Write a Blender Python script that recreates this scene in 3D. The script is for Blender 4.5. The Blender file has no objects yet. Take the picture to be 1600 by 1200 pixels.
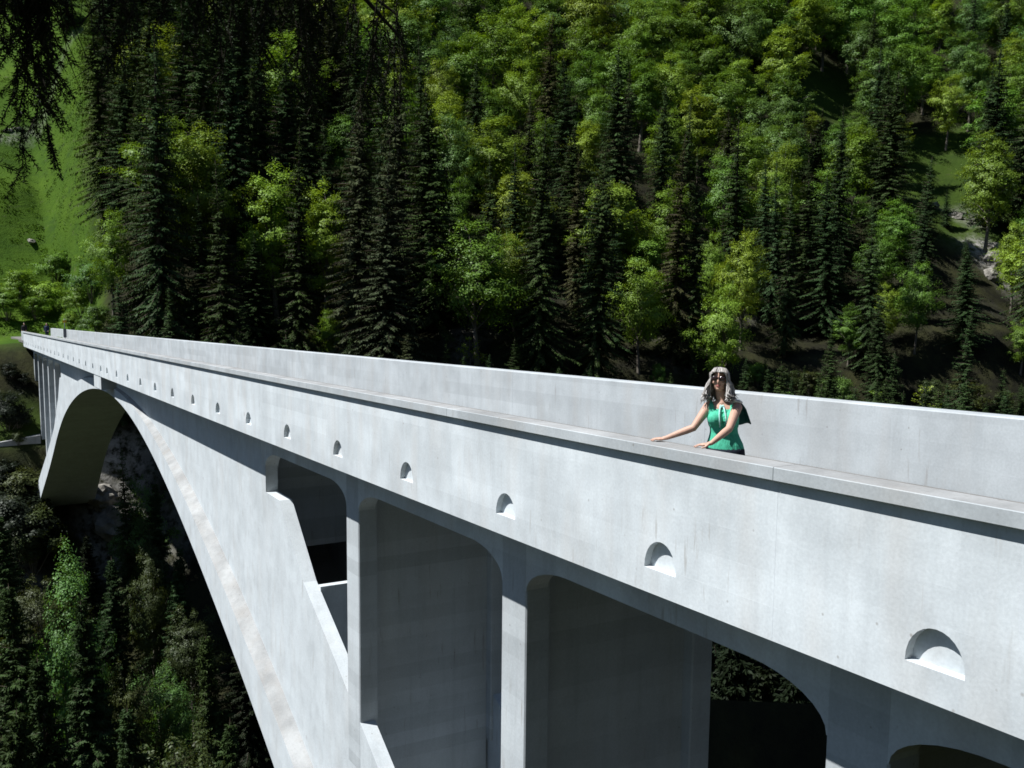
import bpy, bmesh, math, random
from mathutils import Vector, Matrix, Quaternion
from mathutils import noise as mnoise

scene = bpy.context.scene
col = scene.collection
SLOPE = 0.05392            # fall of the bridge deck away from the camera

# ------------------------------------------------------------------ camera
cd = bpy.data.cameras.new('camera'); cam = bpy.data.objects.new('camera', cd); col.objects.link(cam)
fwd = Vector((0.8720664, -0.47484808, -0.11840397))
rgt = Vector((-0.47709691, -0.87878918, 0.01039812))
upv = Vector((0.10898965, -0.04742232, 0.99291106))
M = Matrix((rgt, upv, -fwd)).transposed().to_4x4(); M.translation = Vector((0, 6, 2.27))
cam.matrix_world = M
cd.sensor_width = 36; cd.lens = 36.0; cd.clip_start = .05; cd.clip_end = 5000
scene.camera = cam

# ------------------------------------------------------------------ sky, sun, exposure
SUN = Vector((.45, 1.0, 1.70)).normalized()
w = bpy.data.worlds.new('World'); scene.world = w; w.use_nodes = True
nt = w.node_tree; nt.nodes.clear()
wo = nt.nodes.new('ShaderNodeOutputWorld'); bg = nt.nodes.new('ShaderNodeBackground'); sky = nt.nodes.new('ShaderNodeTexSky')
sky.sky_type = 'NISHITA'; sky.sun_disc = False
sky.sun_elevation = math.asin(SUN.z); sky.sun_rotation = math.atan2(SUN.x, SUN.y)
sky.altitude = 900; sky.dust_density = .2; sky.ozone_density = 2.5
bg.inputs['Strength'].default_value = .058
nt.links.new(sky.outputs[0], bg.inputs[0]); nt.links.new(bg.outputs[0], wo.inputs[0])
sd = bpy.data.lights.new('sun', 'SUN'); sd.energy = 5.0; sd.angle = math.radians(.55); sd.color = (1, .985, .955)
so = bpy.data.objects.new('sun', sd); col.objects.link(so); so.location = (30, 60, 90)
so.rotation_euler = SUN.to_track_quat('Z', 'Y').to_euler()
vs = scene.view_settings
vs.view_transform = 'Standard'; vs.look = 'None'; vs.exposure = .63; vs.gamma = 1; vs.use_curve_mapping = False
scene.cycles.max_bounces = 6; scene.cycles.diffuse_bounces = 3; scene.cycles.transmission_bounces = 4
scene.cycles.transparent_max_bounces = 6
scene.cycles.filter_width = 1.65

# ------------------------------------------------------------------ materials
def new_mat(name):
    m = bpy.data.materials.new(name); m.use_nodes = True
    t = m.node_tree; t.nodes.clear()
    return m, t, t.nodes.new('ShaderNodeOutputMaterial')
def nd(t, kind, **kw):
    n = t.nodes.new(kind)
    for k, v in kw.items():
        if k.startswith('i_'): n.inputs[k[2:].replace('_', ' ')].default_value = v
        else: setattr(n, k, v)
    return n
def mixc(t, fac, a, b, mode='MIX'):
    n = t.nodes.new('ShaderNodeMix'); n.data_type = 'RGBA'; n.blend_type = mode
    for sock, v in ((n.inputs[0], fac), (n.inputs[6], a), (n.inputs[7], b)):
        if isinstance(v, (int, float)): sock.default_value = v
        elif isinstance(v, tuple): sock.default_value = (*v, 1) if len(v) == 3 else v
        else: t.links.new(v, sock)
    return n.outputs[2]
def ramp(t, src, *stops):
    n = t.nodes.new('ShaderNodeValToRGB'); e = n.color_ramp.elements
    while len(e) < len(stops): e.new(.5)
    for el, (p, c) in zip(e, stops):
        el.position = p; el.color = (c, c, c, 1) if isinstance(c, (int, float)) else (*c, 1)
    t.links.new(src, n.inputs[0]); return n.outputs[0]
def simple(name, rgb, rough=.8, spec=.3, var=.12, scale=8, metal=0):
    m, t, o = new_mat(name)
    p = nd(t, 'ShaderNodeBsdfPrincipled'); p.inputs['Roughness'].default_value = rough
    p.inputs['Specular IOR Level'].default_value = spec; p.inputs['Metallic'].default_value = metal
    nz = nd(t, 'ShaderNodeTexNoise'); nz.inputs['Scale'].default_value = scale; nz.inputs['Detail'].default_value = 4
    g = nd(t, 'ShaderNodeNewGeometry'); t.links.new(g.outputs['Position'], nz.inputs['Vector'])
    f = ramp(t, nz.outputs[0], (.3, 1 - var), (.7, 1 + var))
    t.links.new(mixc(t, 1.0, rgb, f, 'MULTIPLY'), p.inputs['Base Color'])
    t.links.new(p.outputs[0], o.inputs[0]); return m

def concrete(name, base, streak=.35, boards=.22, pits=True, mott=.5, streak_scale=(5, 5, .45), tint=(1, 1, 1)):
    """cast concrete: formwork board lines parallel to the deck, run-off streaks, mottling, blow holes"""
    m, t, o = new_mat(name); L = t.links.new
    g = nd(t, 'ShaderNodeNewGeometry'); sep = nd(t, 'ShaderNodeSeparateXYZ'); L(g.outputs['Position'], sep.inputs[0])
    zr = nd(t, 'ShaderNodeMath', operation='MULTIPLY_ADD'); L(sep.outputs[0], zr.inputs[0]); zr.inputs[1].default_value = SLOPE; L(sep.outputs[2], zr.inputs[2])
    # mottling
    n1 = nd(t, 'ShaderNodeTexNoise'); n1.inputs['Scale'].default_value = .9; n1.inputs['Detail'].default_value = 7; n1.inputs['Roughness'].default_value = .62
    L(g.outputs['Position'], n1.inputs['Vector'])
    c = mixc(t, ramp(t, n1.outputs[0], (.36, 0.), (.64, 1.)), tuple(base * k * (1 - .20 * mott) for k in tint), tuple(base * k * (1 + .10 * mott) for k in tint))
    # streaks
    mp = nd(t, 'ShaderNodeMapping'); mp.inputs['Scale'].default_value = streak_scale; L(g.outputs['Position'], mp.inputs[0])
    n2 = nd(t, 'ShaderNodeTexNoise'); n2.inputs['Scale'].default_value = 1.0; n2.inputs['Detail'].default_value = 6; n2.inputs['Roughness'].default_value = .65
    L(mp.outputs[0], n2.inputs['Vector'])
    c = mixc(t, ramp(t, n2.outputs[0], (.50, 0.), (.74, streak)), c, tuple(base * k * .62 for k in tint))
    # brownish grey run-off in broad soft bands
    mp3 = nd(t, 'ShaderNodeMapping'); mp3.inputs['Scale'].default_value = (1.3, 1.3, .25); L(g.outputs['Position'], mp3.inputs[0])
    n3 = nd(t, 'ShaderNodeTexNoise'); n3.inputs['Scale'].default_value = 1.3; n3.inputs['Detail'].default_value = 5; L(mp3.outputs[0], n3.inputs['Vector'])
    c = mixc(t, ramp(t, n3.outputs[0], (.50, 0.), (.72, .42 * mott)), c, (base * .80, base * .77, base * .73))
    # formwork boards: each board a slightly different tone, with a thin lime line between
    bd = nd(t, 'ShaderNodeMath', operation='MULTIPLY'); L(zr.outputs[0], bd.inputs[0]); bd.inputs[1].default_value = 1 / .29
    fl = nd(t, 'ShaderNodeMath', operation='FLOOR'); L(bd.outputs[0], fl.inputs[0])
    fr = nd(t, 'ShaderNodeMath', operation='FRACT'); L(bd.outputs[0], fr.inputs[0])
    px = nd(t, 'ShaderNodeMath', operation='MULTIPLY'); L(sep.outputs[0], px.inputs[0]); px.inputs[1].default_value = .22
    pf = nd(t, 'ShaderNodeMath', operation='FLOOR'); L(px.outputs[0], pf.inputs[0])
    cb = nd(t, 'ShaderNodeCombineXYZ'); L(fl.outputs[0], cb.inputs[0]); L(pf.outputs[0], cb.inputs[1])
    wn = nd(t, 'ShaderNodeTexWhiteNoise'); L(cb.outputs[0], wn.inputs[0])
    c = mixc(t, boards, c, mixc(t, 1.0, c, ramp(t, wn.outputs[0], (0., .80), (1., 1.16)), 'MULTIPLY'))
    line = ramp(t, fr.outputs[0], (0., 1.), (.03, 0.))
    n5 = nd(t, 'ShaderNodeTexNoise'); n5.inputs['Scale'].default_value = .8; n5.inputs['Detail'].default_value = 3; L(g.outputs['Position'], n5.inputs['Vector'])
    lm = nd(t, 'ShaderNodeMath', operation='MULTIPLY'); L(line, lm.inputs[0]); L(ramp(t, n5.outputs[0], (.50, 0.), (.70, .20 if boards else 0.)), lm.inputs[1])
    c = mixc(t, lm.outputs[0], c, tuple(min(1, base * 1.28 * k) for k in tint))
    # fine grain
    n4 = nd(t, 'ShaderNodeTexNoise'); n4.inputs['Scale'].default_value = 34; n4.inputs['Detail'].default_value = 5; L(g.outputs['Position'], n4.inputs['Vector'])
    c = mixc(t, 1.0, c, ramp(t, n4.outputs[0], (.3, .93), (.7, 1.05)), 'MULTIPLY')
    hgt = n4.outputs[0]
    if pits:
        v = nd(t, 'ShaderNodeTexVoronoi'); v.inputs['Scale'].default_value = 4.3; v.inputs['Randomness'].default_value = 1; L(g.outputs['Position'], v.inputs['Vector'])
        n6 = nd(t, 'ShaderNodeTexNoise'); n6.inputs['Scale'].default_value = 1.1; L(g.outputs['Position'], n6.inputs['Vector'])
        pm = nd(t, 'ShaderNodeMath', operation='MULTIPLY'); L(ramp(t, v.outputs['Distance'], (.03, 1.), (.075, 0.)), pm.inputs[0]); L(ramp(t, n6.outputs[0], (.42, 0.), (.56, .8)), pm.inputs[1])
        c = mixc(t, pm.outputs[0], c, (base * .45, base * .44, base * .42))
        v2 = nd(t, 'ShaderNodeTexVoronoi'); v2.inputs['Scale'].default_value = .62; L(g.outputs['Position'], v2.inputs['Vector'])   # plugged tie holes
        c = mixc(t, ramp(t, v2.outputs['Distance'], (.026, .6), (.045, 0.)), c, (base * .66, base * .68, base * .70))
        # narrow drip marks
        mp7 = nd(t, 'ShaderNodeMapping'); mp7.inputs['Scale'].default_value = (9, 9, .9); L(g.outputs['Position'], mp7.inputs[0])
        n7 = nd(t, 'ShaderNodeTexNoise'); n7.inputs['Scale'].default_value = 1.6; n7.inputs['Detail'].default_value = 4; L(mp7.outputs[0], n7.inputs['Vector'])
        n8 = nd(t, 'ShaderNodeTexNoise'); n8.inputs['Scale'].default_value = .7; n8.inputs['Detail'].default_value = 2; L(g.outputs['Position'], n8.inputs['Vector'])
        dm = nd(t, 'ShaderNodeMath', operation='MULTIPLY'); L(ramp(t, n7.outputs[0], (.62, 0.), (.72, 1.)), dm.inputs[0]); L(ramp(t, n8.outputs[0], (.46, 0.), (.60, .6)), dm.inputs[1])
        c = mixc(t, dm.outputs[0], c, (base * .52, base * .50, base * .47))
    p = nd(t, 'ShaderNodeBsdfPrincipled'); p.inputs['Roughness'].default_value = .9; p.inputs['Specular IOR Level'].default_value = .18
    L(c, p.inputs['Base Color'])
    bsum = nd(t, 'ShaderNodeMath', operation='MULTIPLY_ADD'); L(hgt, bsum.inputs[0]); bsum.inputs[1].default_value = .5; L(lm.outputs[0], bsum.inputs[2])
    bm_ = nd(t, 'ShaderNodeBump'); bm_.inputs['Strength'].default_value = .25; bm_.inputs['Distance'].default_value = .008
    L(bsum.outputs[0], bm_.inputs['Height']); L(bm_.outputs[0], p.inputs['Normal'])
    L(p.outputs[0], o.inputs[0]); return m

def foliage(name, transl=.38, var=.35, scale=.6, isl=.3, gloss=.03):
    """leaf colour comes from each tree's own object colour, varied leaf by leaf"""
    m, t, o = new_mat(name); L = t.links.new
    oi = nd(t, 'ShaderNodeObjectInfo'); g = nd(t, 'ShaderNodeNewGeometry')
    nz = nd(t, 'ShaderNodeTexNoise'); nz.inputs['Scale'].default_value = scale; nz.inputs['Detail'].default_value = 3; L(g.outputs['Position'], nz.inputs['Vector'])
    f = ramp(t, nz.outputs[0], (.3, 1 - var), (.7, 1 + var))
    c = mixc(t, 1.0, oi.outputs['Color'], f, 'MULTIPLY')
    r = ramp(t, g.outputs['Random Per Island'], (0., 1 - isl), (1., 1 + isl))
    c = mixc(t, 1.0, c, r, 'MULTIPLY')
    d = nd(t, 'ShaderNodeBsdfDiffuse'); tr = nd(t, 'ShaderNodeBsdfTranslucent')
    L(c, d.inputs[0]); L(mixc(t, 1.0, c, (1.25, 1.15, .45), 'MULTIPLY'), tr.inputs[0])
    mx = nd(t, 'ShaderNodeMixShader'); mx.inputs[0].default_value = transl; L(d.outputs[0], mx.inputs[1]); L(tr.outputs[0], mx.inputs[2])
    gl = nd(t, 'ShaderNodeBsdfGlossy'); gl.inputs['Roughness'].default_value = .5; gl.inputs[0].default_value = (.8, .85, .8, 1)
    m2 = nd(t, 'ShaderNodeMixShader'); m2.inputs[0].default_value = gloss; L(mx.outputs[0], m2.inputs[1]); L(gl.outputs[0], m2.inputs[2])
    L(m2.outputs[0], o.inputs[0]); return m

COOL = (.905, .985, 1.035)
MC = concrete('concrete_fascia', .62, streak=.30, boards=.25, mott=.9, tint=COOL)
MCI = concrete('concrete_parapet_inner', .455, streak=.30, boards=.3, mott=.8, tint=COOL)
MCC = concrete('concrete_coping', .44, streak=.25, boards=0, mott=.9, tint=COOL)
MCA = concrete('concrete_arch', .585, streak=.42, boards=.08, pits=True, mott=.55, streak_scale=(2.6, 4, 1.3), tint=COOL)
MCP = concrete('concrete_pier', .50, streak=.3, boards=.6, tint=COOL)
MCG = concrete('concrete_dark_ledge', .34, streak=.35, boards=0, mott=1.3, tint=(.97, 1, 1.01))  # darker concrete for arch ledges, coping tops and the foundation ledge
MROAD = simple('road_asphalt', (.16, .155, .15), .9, .2, .18, 5)
M_LEAF = foliage('beech_leaves', .30, .3, .5, .22, .02)
M_NEEDLE = foliage('spruce_needles', .10, .45, .5, .22, .006)
M_BARK = simple('bark', (.075, .06, .048), .95, .1, .35, 3)
M_BARKP = simple('bark_grey', (.14, .125, .105), .95, .1, .3, 3)

# ------------------------------------------------------------------ mesh helpers
def tag(o, label=None, cat=None, group=None, kind=None):
    if label: o['label'] = label
    if cat: o['category'] = cat
    if group: o['group'] = group
    if kind: o['kind'] = kind
    return o
def empty(name, loc, parent=None):
    o = bpy.data.objects.new(name, None); col.objects.link(o); o.location = loc; o.empty_display_size = .3
    if parent: o.parent = parent
    return o
def link(name, me, mats, parent=None, loc=None):
    o = bpy.data.objects.new(name, me); col.objects.link(o)
    if me.materials.__len__() == 0:
        for m in (mats if isinstance(mats, (list, tuple)) else [mats]): me.materials.append(m)
    if parent: o.parent = parent
    if loc is not None: o.location = loc
    return o
def mesh(name, vs_, fs, smooth=False):
    me = bpy.data.meshes.new(name); me.from_pydata(vs_, [], fs); me.update()
    if smooth: me.polygons.foreach_set('use_smooth', [True] * len(me.polygons))
    return me
class MB:
    def __init__(s): s.v = []; s.f = []
    def quad(s, *p):
        n = len(s.v); s.v += [tuple(q) for q in p]; s.f.append(tuple(range(n, n + len(p))))
    def box8(s, p):          # p: 4 bottom (ccw), 4 top
        n = len(s.v); s.v += [tuple(q) for q in p]
        s.f += [(n+3, n+2, n+1, n), (n+4, n+5, n+6, n+7)] + [(n+i, n+(i+1) % 4, n+4+(i+1) % 4, n+4+i) for i in range(4)]
    def box(s, a, b):
        (x0, y0, z0), (x1, y1, z1) = a, b
        s.box8([(x0, y0, z0), (x1, y0, z0), (x1, y1, z0), (x0, y1, z0), (x0, y0, z1), (x1, y0, z1), (x1, y1, z1), (x0, y1, z1)])
    def tube(s, pts, rads, n=7, cap=True):
        base = len(s.v); pts = [Vector(p) for p in pts]
        for i, p in enumerate(pts):
            d = (pts[min(i+1, len(pts)-1)] - pts[max(i-1, 0)]).normalized()
            a = d.orthogonal().normalized() if i == 0 else (pa - d * pa.dot(d)).normalized()
            pa = a; b = d.cross(a)
            for k in range(n):
                t = 2 * math.pi * k / n; s.v.append(tuple(p + (a * math.cos(t) + b * math.sin(t)) * rads[i]))
        for i in range(len(pts) - 1):
            for k in range(n):
                s.f.append((base+i*n+k, base+i*n+(k+1) % n, base+(i+1)*n+(k+1) % n, base+(i+1)*n+k))
        if cap:
            s.f.append(tuple(base + k for k in reversed(range(n)))); s.f.append(tuple(base+(len(pts)-1)*n+k for k in range(n)))
    def ell(s, c, r, nu=12, nv=8, rot=None):
        base = len(s.v); c = Vector(c)
        for j in range(nv + 1):
            th = math.pi * j / nv
            for i in range(nu):
                ph = 2 * math.pi * i / nu
                p = Vector((r[0]*math.sin(th)*math.cos(ph), r[1]*math.sin(th)*math.sin(ph), r[2]*math.cos(th)))
                if rot: p = rot @ p
                s.v.append(tuple(c + p))
        for j in range(nv):
            for i in range(nu):
                s.f.append((base+j*nu+i, base+(j+1)*nu+i, base+(j+1)*nu+(i+1) % nu, base+j*nu+(i+1) % nu))
    def mesh(s, name, smooth=False): return mesh(name, s.v, s.f, smooth)
    def build(s, name, mat, parent=None, smooth=False, loc=None):
        return link(name, s.mesh(name, smooth), mat, parent, loc)

# ---- the lie of the land (metres; X along the bridge, camera stands at (0, 6)) ----
def sst(a, b, x):
    t = min(1.0, max(0.0, (x - a) / (b - a)))
    return t * t * (3 - 2 * t)
def lerp_pts(pts, x):
    if x <= pts[0][0]: return pts[0][1]
    for (x0, z0), (x1, z1) in zip(pts, pts[1:]):
        if x <= x1: return z0 + (z1 - z0) * (x - x0) / (x1 - x0)
    return pts[-1][1]
FAR = [(30, -50), (52, -48), (66, -42), (86, -31), (99, -21.3), (106, -14.9), (113, -8.0), (118, -6.6), (122, -5.0),
       (160, 22), (330, 150), (420, 190), (1400, 330)]
FAR2 = FAR[:3] + [(86, -33.5), (98, -26.8), (102, -22.8), (105, -15.4), (108, -14.2), (113, -8.6), (115.6, -6.5), (141, -7.72), (147, -4.6), (175, 17), (330, 150), (420, 190), (1400, 330)]
NEAR = [(-400, 260), (-120, 115), (-30, 25), (-6, 1.6), (0.0, 0.66), (1.3, 0.6), (10, -18), (18, -25), (44, -50), (60, -52)]  # unseen rise behind the camera is steepened to block sky light
NEAR2 = [(-400, 260), (-120, 113), (-30, 22), (-14, 4.0), (-9, -1.0), (1, -1.2), (15, -6.2), (22, -11), (30, -22), (60, -52)]
def rough(x, y):
    return (math.sin(x * .117 + y * .083) * 1.1 + math.sin(x * .23 - y * .171 + 1.3) * .7
            + math.sin(x * .061 + y * .19 + 4.0) * .9 + math.sin(x * .51 + y * .44) * .28 + math.sin(y * .63 - x * .37 + 2) * .25)
def terrain(x, y):
    r = 6 - y
    s = x + .30 * max(0.0, r - 12) - .05 * max(0.0, -r)
    kf = sst(11.5, 19, r)
    f = lerp_pts(FAR2, s) * (1 - kf) + lerp_pts(FAR, s) * kf
    k = sst(4.6, 6.0, r) if x < 1 else sst(9.6, 12.5, r)
    n = lerp_pts(NEAR, x) * (1 - k) + lerp_pts(NEAR2, x) * k
    n -= 1.6 * max(0.0, r - 13.6) * sst(2, 8, x) if r < 40 else 42.2 * sst(2, 8, x)
    z = max(f, n) if abs(f - n) > 6 else .5 * (f + n + math.sqrt((f - n) ** 2 + 1.0)) - .06
    amp = sst(14, 40, math.hypot(x, r)) * (1 - .96 * sst(96, 106, x) * sst(152, 143, x) * sst(17, 12, r))
    return z + amp * rough(x, y)

# ------------------------------------------------------------------ ground
def spaced(segs):
    out = []
    for a, b, st in segs:
        n = max(1, round((b - a) / st)); out += [a + (b - a) * i / n for i in range(n)]
    return out + [segs[-1][1]]
GX = spaced([(-400, -40, 40), (-40, -8, 4), (-8, 28, 1.0), (28, 100, 2.5), (100, 200, 1.6), (200, 340, 6), (340, 1400, 90)])
GY = spaced([(-900, -320, 60), (-320, -160, 6), (-160, -22, 2.6), (-22, 14, 1.1), (14, 60, 4), (60, 500, 40)])
gv = []; gz = []
def fbm(x, y, s): return mnoise.noise(Vector((x * s, y * s, 3.7)))
def zone(x, y):
    r = 6 - y; e = fbm(x, y, .11) * 2.2 + fbm(x, y, .4) * .8
    me_ = sst(-1.2, 1.2, .118 * x - r + e * .6) * sst(114, 119, x + e * .4)
    for cx, cy, rx, ry in ((138, -132, 8, 13), (114, -136, 9, 15), (104, -128, 6, 9)):
        me_ = max(me_, .55 * sst(1.25, .8, math.hypot((x - cx) / rx, (y - cy) / ry) + e * .12))
    if x < 4 and y > 3: me_ = max(me_, .6)
    me_ = max(me_ * sst(101, 106, x), .45 * sst(1.2, .8, math.hypot((x - 108) / 3, (y - 3) / 6) + e * .1)) if x < 116 and y > -3 and x > 60 else me_
    rk = 0
    rk = max(rk, sst(1.3, .7, math.hypot((x - 97) / 4, (y + 125) / 3) + e * .15))
    rk = max(rk, .6 * sst(1.3, .6, math.hypot((x - 106) / 4, (y + 130) / 2) + e * .2))
    rk = max(rk, .75 * sst(1.1, .4, abs(x - 178) / .8 + e * .15) * me_)
    rk = max(rk, .6 * sst(1.3, .6, math.hypot((x - 102) / 3, (y + 7) / 3) + e * .2))
    rk = max(rk, .3 * sst(.28, .46, fbm(x + 50, y, .17)) * (1 - me_) * sst(88, 95, x) * sst(112, 104, x))
    rk = max(rk, .5 * sst(.12, .3, fbm(x + 50, y + 9, .3)) * sst(12, 8, x) * sst(1.0, 3.0, x) * sst(-4, 0, y))
    return me_, min(1, rk)
for x in GX:
    for y in GY:
        z = terrain(x, y)
        me_, rk = zone(x, y) if 1 < x < 230 and -200 < y < 40 else (.5 if -6 < x <= 1 and y > 3 else 0, 0)
        if 90 < x < 210: z += (.55 * fbm(x, y * .4, .35) + .40 * fbm(x, y * .6, .8)) * me_ + rk * .5 * fbm(x, y, .9)
        gv.append((x, y, z)); gz.append((me_, rk, 0, 1))
ny = len(GY)
gf = [(i*ny+j, (i+1)*ny+j, (i+1)*ny+j+1, i*ny+j+1) for i in range(len(GX)-1) for j in range(ny-1)]
gme = mesh('ground', gv, gf, True)
ca = gme.color_attributes.new('zone', 'FLOAT_COLOR', 'POINT')
ca.data.foreach_set('color', [c for q in gz for c in q])
gm, t, o_ = new_mat('hillside_ground'); L = t.links.new
at_ = nd(t, 'ShaderNodeAttribute', attribute_name='zone'); sp = nd(t, 'ShaderNodeSeparateColor'); L(at_.outputs['Color'], sp.inputs[0])
g_ = nd(t, 'ShaderNodeNewGeometry')
def gnoise(scale, det=5, rough_=.6, sc=None):
    n = nd(t, 'ShaderNodeTexNoise'); n.inputs['Scale'].default_value = scale; n.inputs['Detail'].default_value = det; n.inputs['Roughness'].default_value = rough_
    if sc:
        mp = nd(t, 'ShaderNodeMapping'); mp.inputs['Scale'].default_value = sc; L(g_.outputs['Position'], mp.inputs[0]); L(mp.outputs[0], n.inputs['Vector'])
    else: L(g_.outputs['Position'], n.inputs['Vector'])
    return n.outputs[0]
grass = mixc(t, ramp(t, gnoise(.10, 6), (.35, 0.), (.65, 1.)), (.034, .076, .007), (.062, .116, .010))
grass = mixc(t, ramp(t, gnoise(.5, 6, .7, (1, .35, 1)), (.50, 0.), (.68, .6)), grass, (.022, .048, .010))
grass = mixc(t, ramp(t, gnoise(1.1, 6, .7, (1, .4, 1)), (.60, 0.), (.70, .5)), grass, (.10, .088, .058))
floor_ = mixc(t, ramp(t, gnoise(.35, 6, .7), (.4, 0.), (.65, 1.)), (.014, .014, .009), (.032, .034, .014))
rockc = mixc(t, ramp(t, gnoise(.9, 7, .7), (.3, 0.), (.7, 1.)), (.16, .15, .13), (.42, .41, .39))
c = mixc(t, sp.outputs[0], floor_, grass)
rm = nd(t, 'ShaderNodeMath', operation='MULTIPLY'); L(sp.outputs[1], rm.inputs[0]); L(ramp(t, gnoise(1.3, 5, .65), (.38, 0.), (.55, 1.)), rm.inputs[1])
c = mixc(t, rm.outputs[0], c, rockc)
p_ = nd(t, 'ShaderNodeBsdfPrincipled'); p_.inputs['Roughness'].default_value = .95; p_.inputs['Specular IOR Level'].default_value = .08
L(c, p_.inputs['Base Color'])
b_ = nd(t, 'ShaderNodeBump'); b_.inputs['Strength'].default_value = .6; b_.inputs['Distance'].default_value = .25; L(gnoise(2.2, 8, .7), b_.inputs['Height']); L(b_.outputs[0], p_.inputs['Normal'])
L(p_.outputs[0], o_.inputs[0])
tag(link('hillside', gme, gm), kind='structure')

# ------------------------------------------------------------------ the bridge
def ZW(X, zr): return 2.27 + zr - SLOPE * X
def PT(X, r, zr): return (X, 6 - r, ZW(X, zr))
bridge = empty('arch_bridge', (54, -2.4, ZW(54, -2.27)))
tag(bridge, 'pale concrete arch bridge with solid parapets crossing the wooded gorge', 'bridge')
BINV = Matrix.Translation(-bridge.location)
def bpart(mb, name, mat, parent=None, smooth=False, me=None, loc=(0, 0, 0)):
    """a part of the bridge given in world coordinates"""
    o = link(name, me or mb.mesh(name, smooth), mat, parent or bridge)
    o.matrix_parent_inverse = BINV if parent is None else Matrix.Identity(4)
    o.location = loc
    return o
def prism(mb, prof, X0, X1):
    """extrude an (r, zr) outline along the deck"""
    n = len(mb.v); k = len(prof)
    mb.v += [PT(X0, r, z) for r, z in prof] + [PT(X1, r, z) for r, z in prof]
    mb.f += [(n+i, n+(i+1) % k, n+k+(i+1) % k, n+k+i) for i in range(k)]
    mb.f += [tuple(n+i for i in reversed(range(k))), tuple(n+k+i for i in range(k))]

# --- near parapet: fascia panels with blind half-round drain niches, 2 per panel
NW, NH, ND, NZ = .255, .298, .08, -2.598     # half width, height, depth, sill level
def fascia_panel(length, niches):
    mb = MB(); gap = .0008
    x0, x1 = gap, length - gap
    zb, zt, r0, r1 = -2.85, -1.452, 6.0, 6.22
    q = lambda x, z, r=r0: PT(x, r, z)
    cuts = [x0]
    for c in niches: cuts += [c - .42, c + .42]
    cuts.append(x1)
    zc0, zc1 = -2.72, -2.18
    for i in range(0, len(cuts) - 1, 2):            # plain strips
        a, b = cuts[i], cuts[i+1]
        mb.quad(q(a, zb), q(b, zb), q(b, zt), q(a, zt))
    for c in niches:
        a, b = c - .42, c + .42
        mb.quad(q(a, zb), q(b, zb), q(b, zc0), q(a, zc0)); mb.quad(q(a, zc1), q(b, zc1), q(b, zt), q(a, zt))
        N = 14
        arch = [(c + NW * math.cos(math.pi * k / N), NZ + NH * math.sin(math.pi * k / N) ** .9) for k in range(N + 1)]
        rim = []
        for (ax, az) in arch:                       # project on the surrounding rectangle
            dx, dz = ax - c, az - NZ
            s_ = min(.42 / abs(dx) if abs(dx) > 1e-6 else 9e9, (zc1 - NZ) / dz if dz > 1e-6 else 9e9)
            rim.append((c + dx * s_, NZ + dz * s_))
        for k in range(N):
            mb.quad(q(*arch[k]), q(*rim[k]), q(*rim[k+1]), q(*arch[k+1]))
            if abs(rim[k][0] - rim[k+1][0]) > 1e-4 and abs(rim[k][1] - rim[k+1][1]) > 1e-4:
                cx = c + math.copysign(.42, rim[k][0] - c + rim[k+1][0] - c); mb.quad(q(*rim[k]), q(cx, zc1), q(*rim[k+1]))
            # reveal and back
            mb.quad(q(*arch[k+1]), q(*arch[k+1], r0 + ND), q(*arch[k], r0 + ND), q(*arch[k]))
        mb.quad(*[q(ax, az, r0 + ND) for ax, az in arch])
        mb.quad(q(c - NW, NZ), q(c + NW, NZ), q(c + NW, NZ + .004, r0 + ND), q(c - NW, NZ + .004, r0 + ND))
        mb.quad(q(a, zc0), q(b, zc0), q(b, NZ), q(c + NW, NZ), q(c - NW, NZ), q(a, NZ))
    mb.quad(q(x1, zb, r1), q(x0, zb, r1), q(x0, zt, r1), q(x1, zt, r1))
    mb.quad(q(x0, zb), q(x0, zt), q(x0, zt, r1), q(x0, zb, r1)); mb.quad(q(x1, zt), q(x1, zb), q(x1, zb, r1), q(x1, zt, r1))
    mb.quad(q(x0, zt), q(x1, zt), q(x1, zt, r1), q(x0, zt, r1)); mb.quad(q(x1, zb), q(x0, zb), q(x0, zb, r1), q(x1, zb, r1))
    me = mb.mesh('parapet_panel'); bm = bmesh.new(); bm.from_mesh(me); bmesh.ops.remove_doubles(bm, verts=bm.verts, dist=.0005)
    bmesh.ops.recalc_face_normals(bm, faces=bm.faces); bm.to_mesh(me); bm.free(); return me
PL = 6.46
joints = [6.33 + PL * k for k in range(-3, 7)]          # ... 45.09
panels = [(j, PL, 'std') for j in joints[:-1]]
panels.append((45.09, 5.45, 'short')); j = 50.54
while j < 110: panels.append((j, PL, 'std')); j += PL
END = j                                                  # far end of the parapet
std = fascia_panel(PL, (1.60, 4.83)); short = fascia_panel(5.45, (1.60, 4.75))
def coping_mesh(length, r0, r1, zt, zb):
    mb = MB(); c = .006
    prism(mb, [(r0 + .012, zb), (r0, zb + c), (r0, zt - c), (r0 + c, zt), (r1 - c, zt), (r1, zt - c), (r1, zb)], .003, length - .003)
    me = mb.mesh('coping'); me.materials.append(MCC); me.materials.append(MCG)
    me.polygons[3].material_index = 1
    return me
cop = {PL: coping_mesh(PL, 5.935, 6.20, -1.335, -1.452), 5.45: coping_mesh(5.45, 5.935, 6.20, -1.335, -1.452)}
def farpanel(length):
    mb = MB(); c = .015
    prism(mb, [(10.5, -2.27), (10.5, -1.30 - c), (10.5 + c, -1.30), (10.76 - c, -1.30), (10.76, -1.30 - c), (10.76, -2.86), (10.54, -2.86), (10.54, -2.27)], .002, length - .002)
    return mb.mesh('far_parapet_panel')
farp = {PL: farpanel(PL), 5.45: farpanel(5.45)}
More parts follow.
